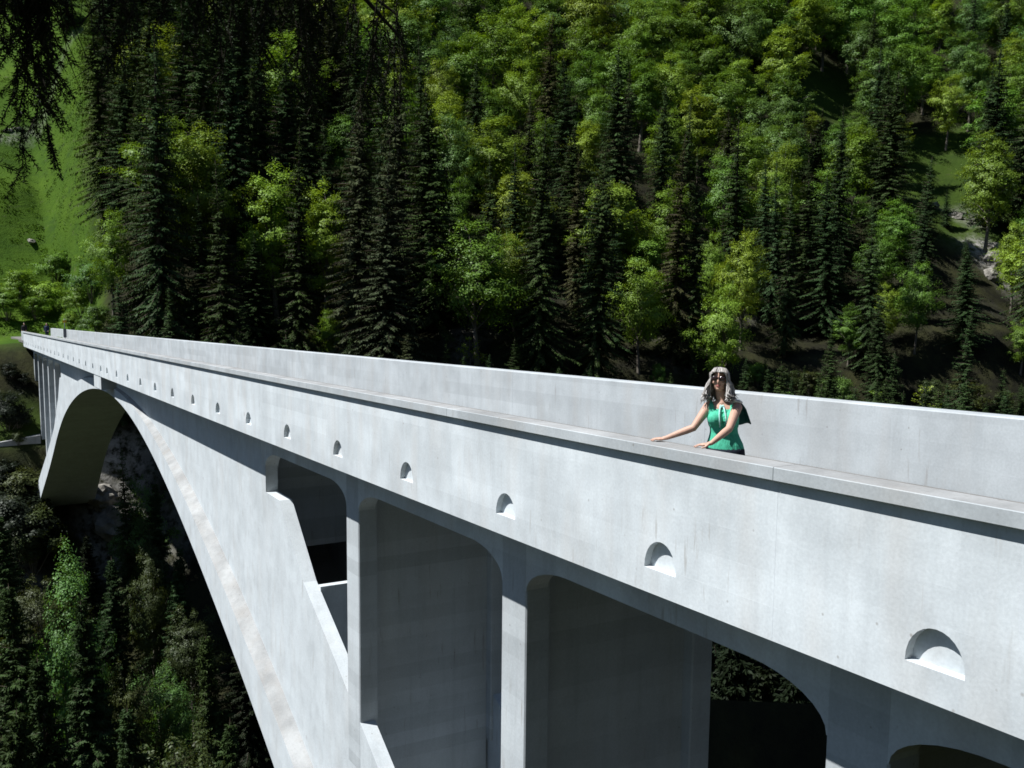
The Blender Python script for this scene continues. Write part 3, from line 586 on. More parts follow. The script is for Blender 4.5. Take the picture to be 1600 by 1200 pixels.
# ---- the rest of the wood: kind, x, y, height, width, colour, label
WOOD = [
    ('spruce', 82.1, -70.2, 10.2, 1.4, 'S', 'third dark spruce to the right of the woman'),
    ('spruce', 69.6, -92.9, 9.9, 1.01, 'S', 'tenth dark spruce straight below the pale crag at the right'),
    ('spruce', 76.3, -76.0, 10.6, 1.28, 'S', 'eleventh dark spruce to the right of the woman'),
    ('spruce', 71.9, -97.5, 9.1, 1.01, 'S', 'fifth dark spruce straight below the pale crag at the right'),
    ('spruce', 91.2, -56.4, 6.1, 1.3, 'S', 'third dark spruce to the left of the woman'),
    ('spruce', 77.1, -79.4, 8.8, 1.14, 'S', 'thirteenth dark spruce to the right of the woman'),
    ('shrub', 89.0, -74.5, 3.3, 1.22, 'G', 'nearest low shrub to the right of the woman'),
    ('spruce', 94.2, -42.5, 7.5, 1.38, 'S', 'second dark spruce straight below the wide fresh green beech'),
    ('spruce', 82.2, -77.2, 6.1, 1.04, 'S', 'seventh dark spruce to the right of the woman'),
    ('spruce', 78.3, -82.3, 8.8, 1.25, 'S', 'fourth dark spruce straight below the round bright green crown'),
    ('spruce', 101.8, -30.1, 7.7, 1.24, 'S', 'nearest dark spruce to the lower right of the bright bush behind the parapet'),
    ('spruce', 101.1, -24.1, 9.9, 1.15, 'S', 'second dark spruce to the lower left of the bright bush behind the parapet'),
    ('spruce', 99.4, -36.1, 8.8, 1.18, 'S', 'second dark spruce to the right of the bright bush behind the parapet'),
    ('spruce', 96.6, -38.8, 8.0, 1.35, 'S', 'third dark spruce to the right of the bright bush behind the parapet'),
    ('spruce', 77.0, -84.7, 7.5, 1.21, 'S', 'second dark spruce to the lower left of the pale crag at the right'),
    ('spruce', 89.0, -65.2, 7.3, 1.16, 'S', 'nearest dark spruce to the left of the woman'),
    ('shrub', 74.5, -96.8, 4.0, 1.01, 'B', 'third low shrub straight below the pale crag at the right'),
    ('spruce', 86.2, -73.1, 6.6, 1.22, 'S', 'second dark spruce to the right of the woman'),
    ('shrub', 86.7, -76.2, 4.5, 1.32, 'O', 'second low shrub to the right of the woman'),
    ('spruce', 89.5, -51.8, 10.3, 1.09, 'S', 'nearest dark spruce to the lower left of the yellow green beech left of the woman'),
    ('spruce', 73.0, -86.1, 10.7, 1.04, 'S', 'ninth dark spruce straight below the pale crag at the right'),
    ('spruce', 76.5, -87.7, 8.6, 1.16, 'S', 'nearest dark spruce to the lower left of the pale crag at the right'),
    ('spruce', 92.6, -44.6, 9.9, 1.25, 'S', 'nearest dark spruce straight below the wide fresh green beech'),
    ('shrub', 84.9, -83.0, 3.4, 1.12, 'B', 'fifth low shrub to the right of the woman'),
    ('shrub', 83.0, -80.6, 5.5, 1.28, 'B', 'fourth low shrub to the right of the woman'),
    ('spruce', 77.9, -73.1, 10.5, 1.2, 'S', 'eighth dark spruce to the right of the woman'),
    ('shrub', 76.8, -101.3, 3.2, 1.16, 'O', 'second low shrub straight below the pale crag at the right'),
    ('spruce', 70.7, -90.3, 10.4, 1.01, 'S', 'eighth dark spruce straight below the pale crag at the right'),
    ('spruce', 85.0, -69.2, 8.5, 1.29, 'S', 'nearest dark spruce to the right of the woman'),
    ('spruce', 77.2, -92.3, 6.9, 1.39, 'S', 'sixth dark spruce straight below the pale crag at the right'),
    ('shrub', 80.6, -93.4, 3.9, 1.29, 'O', 'nearest low shrub to the lower left of the pale crag at the right'),
    ('shrub', 109.1, -27.2, 4.6, 1.3, 'O', 'nearest low shrub to the lower left of the bright bush behind the parapet'),
    ('spruce', 87.6, -61.3, 8.9, 1.33, 'S', 'second dark spruce to the left of the woman'),
    ('spruce', 73.0, -82.9, 10.8, 1.32, 'S', 'third dark spruce to the lower left of the pale crag at the right'),
    ('spruce', 92.3, -38.5, 10.5, 1.02, 'S', 'third dark spruce to the lower right of the bright bush behind the parapet'),
    ('spruce', 107.0, -19.7, 6.1, 1.31, 'S', 'nearest dark spruce to the left of the bright bush behind the parapet'),
    ('shrub', 85.7, -79.4, 3.7, 1.28, 'O', 'third low shrub to the right of the woman'),
    ('shrub', 78.4, -97.1, 4.8, 1.4, 'O', 'nearest low shrub straight below the pale crag at the right'),
    ('spruce', 81.3, -73.9, 9.0, 1.11, 'S', 'sixth dark spruce to the right of the woman'),
    ('spruce', 73.8, -100.4, 7.3, 1.28, 'S', 'third dark spruce straight below the pale crag at the right'),
    ('spruce', 83.8, -88.1, 12.0, 1.18, 'S', 'nearest dark spruce straight below the round bright green crown'),
    ('spruce', 69.3, -81.4, 16.5, 1.44, 'S', 'seventh dark spruce straight below the pale crag at the right'),
    ('spruce', 73.5, -79.2, 16.3, 1.24, 'S', 'second dark spruce straight below the round bright green crown'),
    ('spruce', 77.3, -67.2, 16.7, 1.17, 'S', 'fourth dark spruce to the right of the woman'),
    ('spruce', 79.5, -76.4, 13.5, 1.14, 'S', 'tenth dark spruce to the right of the woman'),
    ('spruce', 70.0, -85.9, 15.6, 1.36, 'S', 'second dark spruce straight below the pale crag at the right'),
    ('spruce', 72.5, -72.7, 16.3, 1.24, 'S', 'twelfth dark spruce to the right of the woman'),
    ('spruce', 75.0, -71.0, 14.4, 1.48, 'S', 'ninth dark spruce to the right of the woman'),
    ('spruce', 79.2, -70.3, 12.2, 1.4, 'S', 'fifth dark spruce to the right of the woman'),
    ('spruce', 72.9, -76.4, 15.1, 1.42, 'S', 'third dark spruce straight below the round bright green crown'),
    ('spruce', 67.4, -89.0, 15.6, 1.15, 'S', 'fourth dark spruce straight below the pale crag at the right'),
    ('beech', 79.0, -107.2, 7.6, 1.2, 'G', 'nearest leafy tree to the lower right of the pale crag at the right'),
    ('spruce', 72.5, -94.6, 11.4, 1.13, 'S', 'nearest dark spruce straight below the pale crag at the right'),
    ('beech', 88.0, -87.7, 7.7, 1.21, 'G', 'nearest leafy tree straight below the round bright green crown'),
    ('beech', 117.7, -154.6, 15.7, 1.37, 'G', 'third leafy tree straight above the tall beech right of the clearing'),
    ('beech', 148.5, -183.1, 14.7, 1.31, 'Y', 'ninth leafy tree to the upper right of the black spruce on the leafy slope'),
    ('beech', 170.4, -84.5, 15.4, 1.17, 'B', 'fifth leafy tree straight above the sunlit crown of the upper slope'),
    ('beech', 144.2, -109.4, 17.6, 1.33, 'G', 'fourth leafy tree to the upper left of the wide blue green crown'),
    ('beech', 133.0, -41.5, 12.9, 1.21, 'G', 'nearest leafy tree to the left of the brownish spruce beside the tallest'),
    ('beech', 105.7, -101.9, 14.3, 1.35, 'G', 'nearest leafy tree straight below the narrow spruce left of the clearing'),
    ('spruce', 146.7, -30.4, 22.0, 0.8, 'S', 'seventh dark spruce to the upper right of the tall spruce at the meadow edge'),
    ('spruce', 176.4, -37.3, 20.0, 0.95, 'S', 'eleventh dark spruce to the upper right of the tall spruce at the meadow edge'),
    ('spruce', 118.9, -76.1, 20.1, 0.95, 'N', 'nearest dark spruce to the upper right of the rounded crown at the leafy rim'),
    ('beech', 152.7, -104.1, 12.7, 1.15, 'G', 'sixth leafy tree to the upper right of the rounded crown at the leafy rim'),
    ('spruce', 121.4, -34.5, 21.3, 1.1, 'S', 'nearest dark spruce to the lower left of the brownish spruce beside the tallest'),
    ('beech', 132.3, -55.8, 14.1, 1.28, 'Y', 'nearest leafy tree straight above the blue green tree left of centre'),
    ('spruce', 171.4, -22.3, 25.6, 1.5, 'S', 'eleventh dark spruce straight above the tall spruce at the meadow edge'),
    ('beech', 160.9, -118.0, 14.3, 1.08, 'G', 'fifth leafy tree to the upper left of the wide blue green crown'),
    ('spruce', 102.5, -131.2, 25.9, 1.3, 'S', 'second dark spruce straight above the tall beech right of the clearing'),
    ('beech', 138.1, -106.2, 12.9, 1.31, 'G', 'second leafy tree to the upper left of the wide blue green crown'),
    ('beech', 132.2, -116.4, 15.7, 1.24, 'Y', 'second leafy tree straight above the wide blue green crown'),
    ('beech', 138.3, -76.5, 12.6, 1.1, 'B', 'nearest leafy tree to the right of the sunlit crown of the upper slope'),
    ('beech', 125.0, -65.9, 13.9, 1.22, 'G', 'nearest leafy tree straight below the sunlit crown of the upper slope'),
    ('beech', 133.7, -86.4, 15.2, 1.33, 'G', 'second leafy tree to the upper right of the rounded crown at the leafy rim'),
    ('spruce', 131.2, -35.1, 23.9, 1.1, 'S', 'nearest dark spruce to the upper left of the brownish spruce beside the tallest'),
    ('beech', 130.6, -92.4, 14.0, 1.07, 'Y', 'fourth leafy tree to the upper right of the rounded crown at the leafy rim'),
    ('beech', 154.8, -111.6, 16.1, 1.43, 'G', 'eighth leafy tree to the upper right of the rounded crown at the leafy rim'),
    ('spruce', 82.9, -101.8, 12.4, 1.5, 'S', 'nearest dark spruce to the upper left of the pale crag at the right'),
    ('spruce', 130.2, -169.2, 17.3, 0.8, 'S', 'second dark spruce to the upper right of the black spruce on the leafy slope'),
    ('beech', 157.8, -93.2, 17.6, 1.15, 'G', 'third leafy tree to the upper right of the sunlit crown of the upper slope'),
    ('beech', 146.3, -77.1, 17.6, 1.26, 'Y', 'nearest leafy tree straight above the sunlit crown of the upper slope'),
    ('beech', 106.8, -91.9, 15.2, 1.1, 'G', 'nearest leafy tree straight below the wide blue green crown'),
    ('beech', 158.5, -72.9, 15.4, 1.27, 'G', 'second leafy tree to the upper right of the pale crown ending the leafy slope'),
    ('beech', 137.6, -160.2, 13.7, 1.29, 'Y', 'third leafy tree to the upper right of the black spruce on the leafy slope'),
    ('beech', 148.6, -139.8, 13.5, 1.24, 'G', 'second leafy tree to the upper left of the black spruce on the leafy slope'),
    ('beech', 115.0, -57.6, 13.4, 1.45, 'Y', 'nearest leafy tree to the upper right of the wide fresh green beech'),
    ('beech', 124.3, -130.2, 17.3, 1.2, 'B', 'nearest leafy tree straight above the black spruce on the leafy slope'),
    ('beech', 109.1, -109.6, 15.3, 1.41, 'G', 'nearest leafy tree to the upper right of the narrow spruce left of the clearing'),
    ('spruce', 179.8, -21.5, 20.1, 0.95, 'S', 'tenth dark spruce straight above the tall spruce at the meadow edge'),
    ('beech', 175.9, -45.7, 13.6, 1.05, 'Y', 'fourth leafy tree to the upper left of the tall brownish spruce'),
    ('beech', 146.3, -37.3, 15.5, 1.44, 'Y', 'nearest leafy tree to the upper left of the brownish spruce beside the tallest'),
    ('beech', 142.2, -95.3, 16.1, 1.42, 'Y', 'fifth leafy tree to the upper right of the rounded crown at the leafy rim'),
    ('beech', 153.9, -20.2, 15.1, 1.41, 'Y', 'nearest leafy tree straight above the tall spruce at the meadow edge'),
    ('beech', 140.4, -51.0, 15.6, 1.13, 'Y', 'nearest leafy tree straight above the tall brownish spruce'),
    ('spruce', 136.9, -37.4, 25.5, 0.95, 'S', 'third dark spruce to the upper left of the tall brownish spruce'),
    ('beech', 112.7, -146.7, 13.0, 1.08, 'G', 'second leafy tree straight above the tall beech right of the clearing'),
    ('beech', 116.7, -95.0, 14.5, 1.18, 'G', 'nearest leafy tree to the lower left of the wide blue green crown'),
    ('beech', 155.0, -137.9, 17.1, 1.2, 'G', 'fifth leafy tree to the upper left of the black spruce on the leafy slope'),
    ('beech', 164.2, -67.6, 15.6, 1.27, 'Y', 'third leafy tree straight above the pale crown ending the leafy slope'),
    ('beech', 146.7, -161.8, 16.7, 1.37, 'G', 'eighth leafy tree straight above the black spruce on the leafy slope'),
    ('spruce', 110.9, -35.8, 19.7, 1.3, 'S', 'nearest dark spruce straight below the brownish spruce beside the tallest'),
    ('beech', 138.6, -188.2, 15.5, 1.24, 'G', 'twelfth leafy tree to the upper right of the black spruce on the leafy slope'),
    ('beech', 117.6, -139.2, 13.3, 1.1, 'Y', 'second leafy tree to the right of the black spruce on the leafy slope'),
    ('beech', 106.7, -66.0, 17.5, 1.38, 'Y', 'nearest leafy tree to the right of the slender spruce in mid forest'),
    ('spruce', 102.4, -116.1, 6.5, 0.8, 'S', 'second dark spruce straight below the spruce before the clearing'),
    ('beech', 90.9, -128.6, 15.6, 1.32, 'G', 'nearest leafy tree to the lower right of the tall beech right of the clearing'),
    ('beech', 150.0, -128.4, 13.1, 1.39, 'G', 'seventh leafy tree straight above the wide blue green crown'),
    ('beech', 158.3, -148.4, 13.5, 1.34, 'Y', 'fourth leafy tree to the upper left of the black spruce on the leafy slope'),
    ('beech', 158.1, -53.2, 13.1, 1.13, 'Y', 'second leafy tree to the upper left of the tall brownish spruce'),
    ('beech', 146.8, -49.3, 16.4, 1.36, 'G', 'nearest leafy tree to the upper left of the tall brownish spruce'),
    ('beech', 106.4, -74.6, 13.8, 1.22, 'G', 'second leafy tree to the right of the slender spruce in mid forest'),
    ('spruce', 142.9, -17.6, 26.8, 0.95, 'S', 'third dark spruce straight above the tall spruce at the meadow edge'),
    ('spruce', 168.1, -16.8, 24.6, 1.3, 'S', 'eighth dark spruce straight above the tall spruce at the meadow edge'),
    ('spruce', 154.3, -36.5, 19.7, 1.1, 'S', 'sixth dark spruce to the upper left of the tall brownish spruce'),
    ('beech', 155.8, -46.9, 17.4, 1.21, 'Y', 'third leafy tree to the upper left of the tall brownish spruce'),
    ('spruce', 153.0, -30.9, 21.0, 1.1, 'S', 'eighth dark spruce to the upper right of the tall spruce at the meadow edge'),
    ('beech', 153.3, -119.9, 17.5, 1.26, 'G', 'ninth leafy tree straight above the wide blue green crown'),
    ('beech', 147.4, -145.8, 17.1, 1.44, 'B', 'seventh leafy tree straight above the black spruce on the leafy slope'),
    ('beech', 153.1, -84.5, 15.2, 1.38, 'B', 'nearest leafy tree to the upper right of the sunlit crown of the upper slope'),
    ('beech', 160.2, -78.8, 14.6, 1.14, 'G', 'third leafy tree straight above the sunlit crown of the upper slope'),
    ('spruce', 121.0, -41.5, 21.0, 1.5, 'S', 'nearest dark spruce to the right of the brownish spruce beside the tallest'),
    ('spruce', 110.5, -54.3, 18.6, 1.1, 'S', 'nearest dark spruce to the lower right of the blue green tree left of centre'),
    ('beech', 145.4, -55.4, 17.4, 1.24, 'B', 'second leafy tree straight above the tall brownish spruce'),
    ('spruce', 163.6, -51.2, 20.9, 1.1, 'S', 'fourth dark spruce to the upper left of the tall brownish spruce'),
    ('beech', 109.0, -85.7, 15.5, 1.05, 'G', 'second leafy tree to the lower left of the wide blue green crown'),
    ('spruce', 163.5, -25.8, 21.9, 1.3, 'S', 'sixth dark spruce straight above the tall spruce at the meadow edge'),
    ('beech', 125.9, -16.7, 17.6, 1.4, 'G', 'nearest leafy tree to the lower right of the tall spruce at the meadow edge'),
    ('spruce', 131.9, -71.2, 22.9, 1.1, 'N', 'nearest dark spruce to the upper right of the sunlit crown of the upper slope'),
    ('spruce', 95.5, -27.8, 13.0, 0.95, 'S', 'second dark spruce to the lower right of the bright bush behind the parapet'),
    ('beech', 159.0, -86.3, 15.5, 1.06, 'G', 'fourth leafy tree straight above the sunlit crown of the upper slope'),
    ('spruce', 99.2, -14.7, 13.3, 1.3, 'S', 'second dark spruce to the left of the bright bush behind the parapet'),
    ('spruce', 148.7, -25.5, 22.2, 0.95, 'S', 'sixth dark spruce to the upper right of the tall spruce at the meadow edge'),
    ('beech', 140.3, -120.4, 17.6, 1.38, 'G', 'fifth leafy tree straight above the wide blue green crown'),
    ('beech', 142.4, -141.8, 16.9, 1.36, 'G', 'fourth leafy tree straight above the black spruce on the leafy slope'),
    ('spruce', 97.9, -84.5, 20.7, 0.8, 'S', 'second dark spruce straight below the wide blue green crown'),
    ('spruce', 162.3, -42.0, 19.1, 0.8, 'S', 'seventh dark spruce to the upper left of the tall brownish spruce'),
    ('beech', 148.8, -169.0, 13.0, 1.09, 'G', 'fourth leafy tree to the upper right of the black spruce on the leafy slope'),
    ('beech', 163.5, -61.2, 16.2, 1.45, 'G', 'fourth leafy tree straight above the tall brownish spruce'),
    ('spruce', 103.9, -54.5, 17.9, 1.3, 'S', 'nearest dark spruce to the left of the slender spruce in mid forest'),
    ('beech', 120.1, -84.7, 13.7, 1.22, 'G', 'nearest leafy tree to the right of the rounded crown at the leafy rim'),
    ('spruce', 161.5, -18.5, 20.2, 1.1, 'S', 'second dark spruce straight above the tall spruce at the meadow edge'),
    ('beech', 165.3, -33.1, 14.4, 1.37, 'Y', 'nearest leafy tree to the upper right of the tall spruce at the meadow edge'),
    ('beech', 135.8, -97.9, 12.7, 1.37, 'G', 'third leafy tree to the upper left of the wide blue green crown'),
    ('spruce', 128.5, -44.2, 26.3, 0.8, 'S', 'nearest dark spruce straight above the tall brownish spruce'),
    ('beech', 142.3, -194.7, 17.5, 1.42, 'G', 'thirteenth leafy tree to the upper right of the black spruce on the leafy slope'),
    ('beech', 167.0, -91.2, 15.6, 1.2, 'G', 'sixth leafy tree straight above the sunlit crown of the upper slope'),
    ('beech', 117.0, -114.4, 11.3, 1.27, 'G', 'nearest leafy tree straight above the narrow spruce left of the clearing'),
    ('beech', 107.3, -149.7, 12.9, 1.4, 'G', 'nearest leafy tree to the upper right of the tall beech right of the clearing'),
    ('beech', 123.2, -162.1, 14.3, 1.09, 'Y', 'fourth leafy tree straight above the tall beech right of the clearing'),
    ('beech', 150.2, -97.9, 13.6, 1.25, 'B', 'third leafy tree straight above the rounded crown at the leafy rim'),
    ('beech', 136.3, -151.4, 13.6, 1.33, 'G', 'second leafy tree to the upper right of the black spruce on the leafy slope'),
    ('spruce', 150.8, -41.0, 23.8, 0.95, 'S', 'fifth dark spruce to the upper left of the tall brownish spruce'),
    ('spruce', 136.9, -13.5, 20.0, 1.5, 'S', 'nearest dark spruce to the upper left of the tall spruce at the meadow edge'),
    ('spruce', 143.2, -26.7, 19.0, 1.3, 'S', 'fourth dark spruce to the upper right of the tall spruce at the meadow edge'),
    ('beech', 145.6, -123.5, 14.9, 1.22, 'Y', 'sixth leafy tree straight above the wide blue green crown'),
    ('beech', 121.7, -57.2, 15.8, 1.27, 'Y', 'nearest leafy tree to the right of the blue green tree left of centre'),
    ('spruce', 158.6, -22.9, 21.5, 0.95, 'S', 'fifth dark spruce straight above the tall spruce at the meadow edge'),
    ('beech', 151.6, -56.1, 17.5, 1.33, 'Y', 'third leafy tree straight above the tall brownish spruce'),
    ('beech', 142.6, -135.5, 14.4, 1.4, 'G', 'nearest leafy tree to the upper left of the black spruce on the leafy slope'),
    ('beech', 168.6, -38.2, 16.5, 1.39, 'G', 'second leafy tree to the upper right of the tall spruce at the meadow edge'),
    ('beech', 141.0, -175.6, 12.8, 1.12, 'B', 'seventh leafy tree to the upper right of the black spruce on the leafy slope'),
    ('spruce', 139.6, -44.8, 25.4, 0.8, 'S', 'nearest dark spruce to the upper left of the tall brownish spruce'),
    ('spruce', 170.9, -27.6, 19.7, 1.1, 'S', 'seventh dark spruce straight above the tall spruce at the meadow edge'),
    ('spruce', 167.2, -44.2, 27.5, 0.95, 'S', 'tenth dark spruce to the upper left of the tall brownish spruce'),
    ('beech', 147.0, -190.7, 13.2, 1.11, 'Y', 'eleventh leafy tree to the upper right of the black spruce on the leafy slope'),
    ('beech', 126.3, -153.4, 13.2, 1.34, 'B', 'third leafy tree to the right of the black spruce on the leafy slope'),
    ('spruce', 171.7, -58.6, 27.3, 1.3, 'S', 'third dark spruce straight above the tall brownish spruce'),
    ('spruce', 139.8, -31.3, 23.9, 0.95, 'S', 'second dark spruce to the upper right of the left yellow green beech'),
    ('spruce', 100.1, -92.4, 19.9, 1.3, 'S', 'nearest dark spruce to the lower left of the narrow spruce left of the clearing'),
    ('beech', 168.1, -73.4, 15.8, 1.14, 'Y', 'fourth leafy tree straight above the pale crown ending the leafy slope'),
    ('beech', 128.6, -101.0, 14.6, 1.3, 'G', 'nearest leafy tree to the upper left of the wide blue green crown'),
    ('spruce', 105.8, -60.2, 20.4, 0.8, 'N', 'nearest dark spruce to the upper left of the slender spruce in mid forest'),
    ('spruce', 100.3, -60.5, 21.4, 1.3, 'S', 'nearest dark spruce to the upper right of the slender spruce in mid forest'),
    ('beech', 135.5, -62.9, 13.1, 1.2, 'G', 'nearest leafy tree to the lower left of the sunlit crown of the upper slope'),
    ('beech', 163.2, -98.7, 17.5, 1.24, 'Y', 'fourth leafy tree to the upper right of the sunlit crown of the upper slope'),
    ('spruce', 136.4, -27.6, 28.3, 1.3, 'S', 'ninth dark spruce to the upper right of the tall spruce at the meadow edge'),
    ('beech', 132.4, -108.5, 12.9, 1.34, 'Y', 'nearest leafy tree straight above the wide blue green crown'),
    ('beech', 135.3, -138.9, 15.0, 1.38, 'B', 'second leafy tree straight above the black spruce on the leafy slope'),
    ('spruce', 92.6, -32.4, 14.3, 1.5, 'N', 'nearest dark spruce to the right of the bright bush behind the parapet'),
    ('spruce', 106.4, -8.2, 14.3, 1.3, 'S', 'nearest dark spruce to the lower left of the left yellow green beech'),
    ('beech', 146.0, -203.2, 13.6, 1.39, 'Y', 'fourteenth leafy tree to the upper right of the black spruce on the leafy slope'),
    ('beech', 160.7, -105.6, 15.4, 1.4, 'B', 'fourth leafy tree straight above the rounded crown at the leafy rim'),
    ('beech', 127.2, -144.5, 12.8, 1.28, 'G', 'nearest leafy tree to the right of the black spruce on the leafy slope'),
    ('beech', 129.2, -181.5, 16.1, 1.34, 'G', 'seventh leafy tree straight above the tall beech right of the clearing'),
    ('beech', 127.8, -84.8, 14.2, 1.43, 'G', 'nearest leafy tree to the upper right of the rounded crown at the leafy rim'),
    ('spruce', 112.7, -89.5, 18.9, 1.3, 'N', 'second dark spruce to the lower left of the wide blue green crown'),
    ('spruce', 95.3, -22.0, 15.7, 1.3, 'S', 'nearest dark spruce to the lower left of the bright bush behind the parapet'),
    ('beech', 134.1, -49.9, 13.8, 1.21, 'G', 'nearest leafy tree straight below the tall brownish spruce'),
    ('beech', 164.1, -111.8, 16.0, 1.45, 'Y', 'fifth leafy tree straight above the rounded crown at the leafy rim'),
    ('spruce', 118.3, -66.4, 23.8, 1.1, 'S', 'nearest dark spruce to the upper left of the rounded crown at the leafy rim'),
    ('beech', 125.9, -111.7, 14.7, 1.27, 'B', 'nearest leafy tree to the upper right of the wide blue green crown'),
    ('beech', 150.8, -65.0, 12.9, 1.08, 'B', 'nearest leafy tree straight above the pale crown ending the leafy slope'),
    ('spruce', 111.7, -119.1, 20.8, 1.1, 'S', 'nearest dark spruce to the right of the black spruce on the leafy slope'),
    ('beech', 126.6, -175.9, 17.0, 1.24, 'G', 'sixth leafy tree straight above the tall beech right of the clearing'),
    ('beech', 144.3, -102.4, 14.1, 1.39, 'G', 'seventh leafy tree to the upper right of the rounded crown at the leafy rim'),
    ('beech', 141.6, -129.0, 16.8, 1.39, 'Y', 'third leafy tree to the upper left of the black spruce on the leafy slope'),
    ('spruce', 174.3, -50.8, 28.9, 1.5, 'S', 'fourth dark spruce straight above the tall brownish spruce'),
    ('beech', 142.7, -151.5, 17.2, 1.11, 'G', 'fifth leafy tree straight above the black spruce on the leafy slope'),
    ('beech', 139.2, -113.6, 17.1, 1.21, 'B', 'third leafy tree straight above the wide blue green crown'),
    ('spruce', 177.2, -28.3, 28.1, 0.95, 'S', 'fourteenth dark spruce straight above the tall spruce at the meadow edge'),
    ('beech', 83.5, -117.4, 17.4, 1.39, 'Y', 'nearest leafy tree to the upper right of the pale crag at the right'),
    ('spruce', 113.1, -23.3, 12.5, 1.5, 'S', 'nearest dark spruce straight below the broad yellow green beech'),
    ('spruce', 103.3, -139.9, 26.0, 0.95, 'S', 'third dark spruce straight above the tall beech right of the clearing'),
    ('spruce', 113.2, -70.9, 26.4, 1.1, 'S', 'second dark spruce to the upper right of the rounded crown at the leafy rim'),
    ('beech', 123.0, -124.3, 6.6, 1.31, 'G', 'second leafy tree to the upper right of the narrow spruce left of the clearing'),
    ('spruce', 158.4, -30.6, 23.5, 0.8, 'S', 'tenth dark spruce to the upper right of the tall spruce at the meadow edge'),
    ('beech', 157.0, -130.3, 15.2, 1.05, 'G', 'eighth leafy tree straight above the wide blue green crown'),
    ('beech', 152.9, -159.7, 14.4, 1.32, 'G', 'ninth leafy tree straight above the black spruce on the leafy slope'),
    ('beech', 122.5, -91.5, 14.0, 1.29, 'Y', 'nearest leafy tree to the left of the wide blue green crown'),
    ('spruce', 125.0, -24.0, 28.7, 0.95, 'S', 'nearest dark spruce straight above the left yellow green beech'),
    ('spruce', 112.8, -77.8, 21.2, 0.95, 'S', 'nearest dark spruce to the right of the rounded crown at the leafy rim'),
    ('spruce', 87.3, -106.5, 9.9, 0.95, 'S', 'third dark spruce to the upper left of the pale crag at the right'),
    ('beech', 136.8, -168.2, 14.6, 1.06, 'B', 'fifth leafy tree to the upper right of the black spruce on the leafy slope'),
    ('beech', 99.3, -108.0, 11.0, 1.4, 'G', 'nearest leafy tree to the upper right of the round bright green crown'),
    ('beech', 124.6, -73.2, 13.1, 1.23, 'Y', 'nearest leafy tree straight below the rounded crown at the leafy rim'),
    ('spruce', 125.9, -30.8, 26.3, 1.3, 'S', 'second dark spruce to the upper left of the brownish spruce beside the tallest'),
    ('spruce', 91.8, -113.0, 8.2, 0.95, 'S', 'second dark spruce to the upper left of the pale crag at the right'),
    ('beech', 150.7, -174.9, 13.6, 1.35, 'G', 'sixth leafy tree to the upper right of the black spruce on the leafy slope'),
    ('spruce', 106.8, -49.2, 18.1, 0.95, 'S', 'nearest dark spruce straight above the wide fresh green beech'),
    ('beech', 134.4, -174.0, 17.1, 1.22, 'G', 'eighth leafy tree to the upper right of the black spruce on the leafy slope'),
    ('beech', 146.8, -70.5, 17.1, 1.38, 'G', 'nearest leafy tree to the upper left of the sunlit crown of the upper slope'),
    ('beech', 124.3, -136.6, 17.3, 1.15, 'G', 'nearest leafy tree to the upper right of the black spruce on the leafy slope'),
    ('spruce', 161.1, -37.1, 24.4, 0.8, 'S', 'ninth dark spruce to the upper left of the tall brownish spruce'),
    ('spruce', 106.9, -41.8, 26.8, 1.5, 'S', 'nearest dark spruce to the upper left of the blue green tree left of centre'),
    ('spruce', 104.2, -123.6, 5.8, 1.5, 'S', 'nearest dark spruce to the lower right of the spruce before the clearing'),
    ('beech', 144.2, -85.8, 14.7, 1.17, 'G', 'second leafy tree straight above the rounded crown at the leafy rim'),
    ('spruce', 92.9, -82.1, 22.2, 0.8, 'S', 'second dark spruce to the lower left of the narrow spruce left of the clearing'),
    ('beech', 111.3, -155.8, 15.6, 1.25, 'G', 'second leafy tree to the upper right of the tall beech right of the clearing'),
    ('spruce', 102.0, -81.6, 23.5, 1.1, 'S', 'nearest dark spruce to the lower left of the wide blue green crown'),
    ('spruce', 126.0, -39.5, 21.4, 0.95, 'S', 'nearest dark spruce straight above the brownish spruce beside the tallest'),
    ('beech', 120.1, -147.6, 14.6, 1.16, 'B', 'fourth leafy tree to the right of the black spruce on the leafy slope'),
    ('beech', 153.7, -77.0, 14.4, 1.23, 'Y', 'second leafy tree straight above the sunlit crown of the upper slope'),
    ('spruce', 142.5, -181.2, 17.1, 1.1, 'S', 'third dark spruce to the upper right of the black spruce on the leafy slope'),
    ('beech', 135.2, -145.3, 15.7, 1.41, 'G', 'third leafy tree straight above the black spruce on the leafy slope'),
    ('spruce', 134.6, -20.7, 26.4, 1.5, 'S', 'second dark spruce to the upper right of the tall spruce at the meadow edge'),
    ('spruce', 128.9, -158.2, 17.9, 0.95, 'S', 'nearest dark spruce to the upper right of the black spruce on the leafy slope'),
    ('beech', 101.6, -69.4, 13.3, 1.44, 'G', 'nearest leafy tree to the upper right of the yellow green beech left of the woman'),
    ('spruce', 149.6, -17.1, 25.1, 1.1, 'S', 'fourth dark spruce straight above the tall spruce at the meadow edge'),
    ('beech', 156.8, -64.4, 14.7, 1.21, 'G', 'second leafy tree straight above the pale crown ending the leafy slope'),
    ('spruce', 112.8, -64.2, 17.9, 1.3, 'S', 'second dark spruce to the upper left of the slender spruce in mid forest'),
    ('beech', 123.5, -169.3, 17.3, 1.26, 'B', 'fifth leafy tree straight above the tall beech right of the clearing'),
    ('spruce', 127.1, -57.1, 19.2, 0.95, 'S', 'nearest dark spruce to the right of the pale crown ending the leafy slope'),
    ('spruce', 94.8, -132.8, 20.7, 0.95, 'S', 'nearest dark spruce to the upper right of the tall beech right of the clearing'),
    ('spruce', 104.1, -12.9, 14.4, 1.1, 'S', 'nearest dark spruce to the lower left of the broad yellow green beech'),
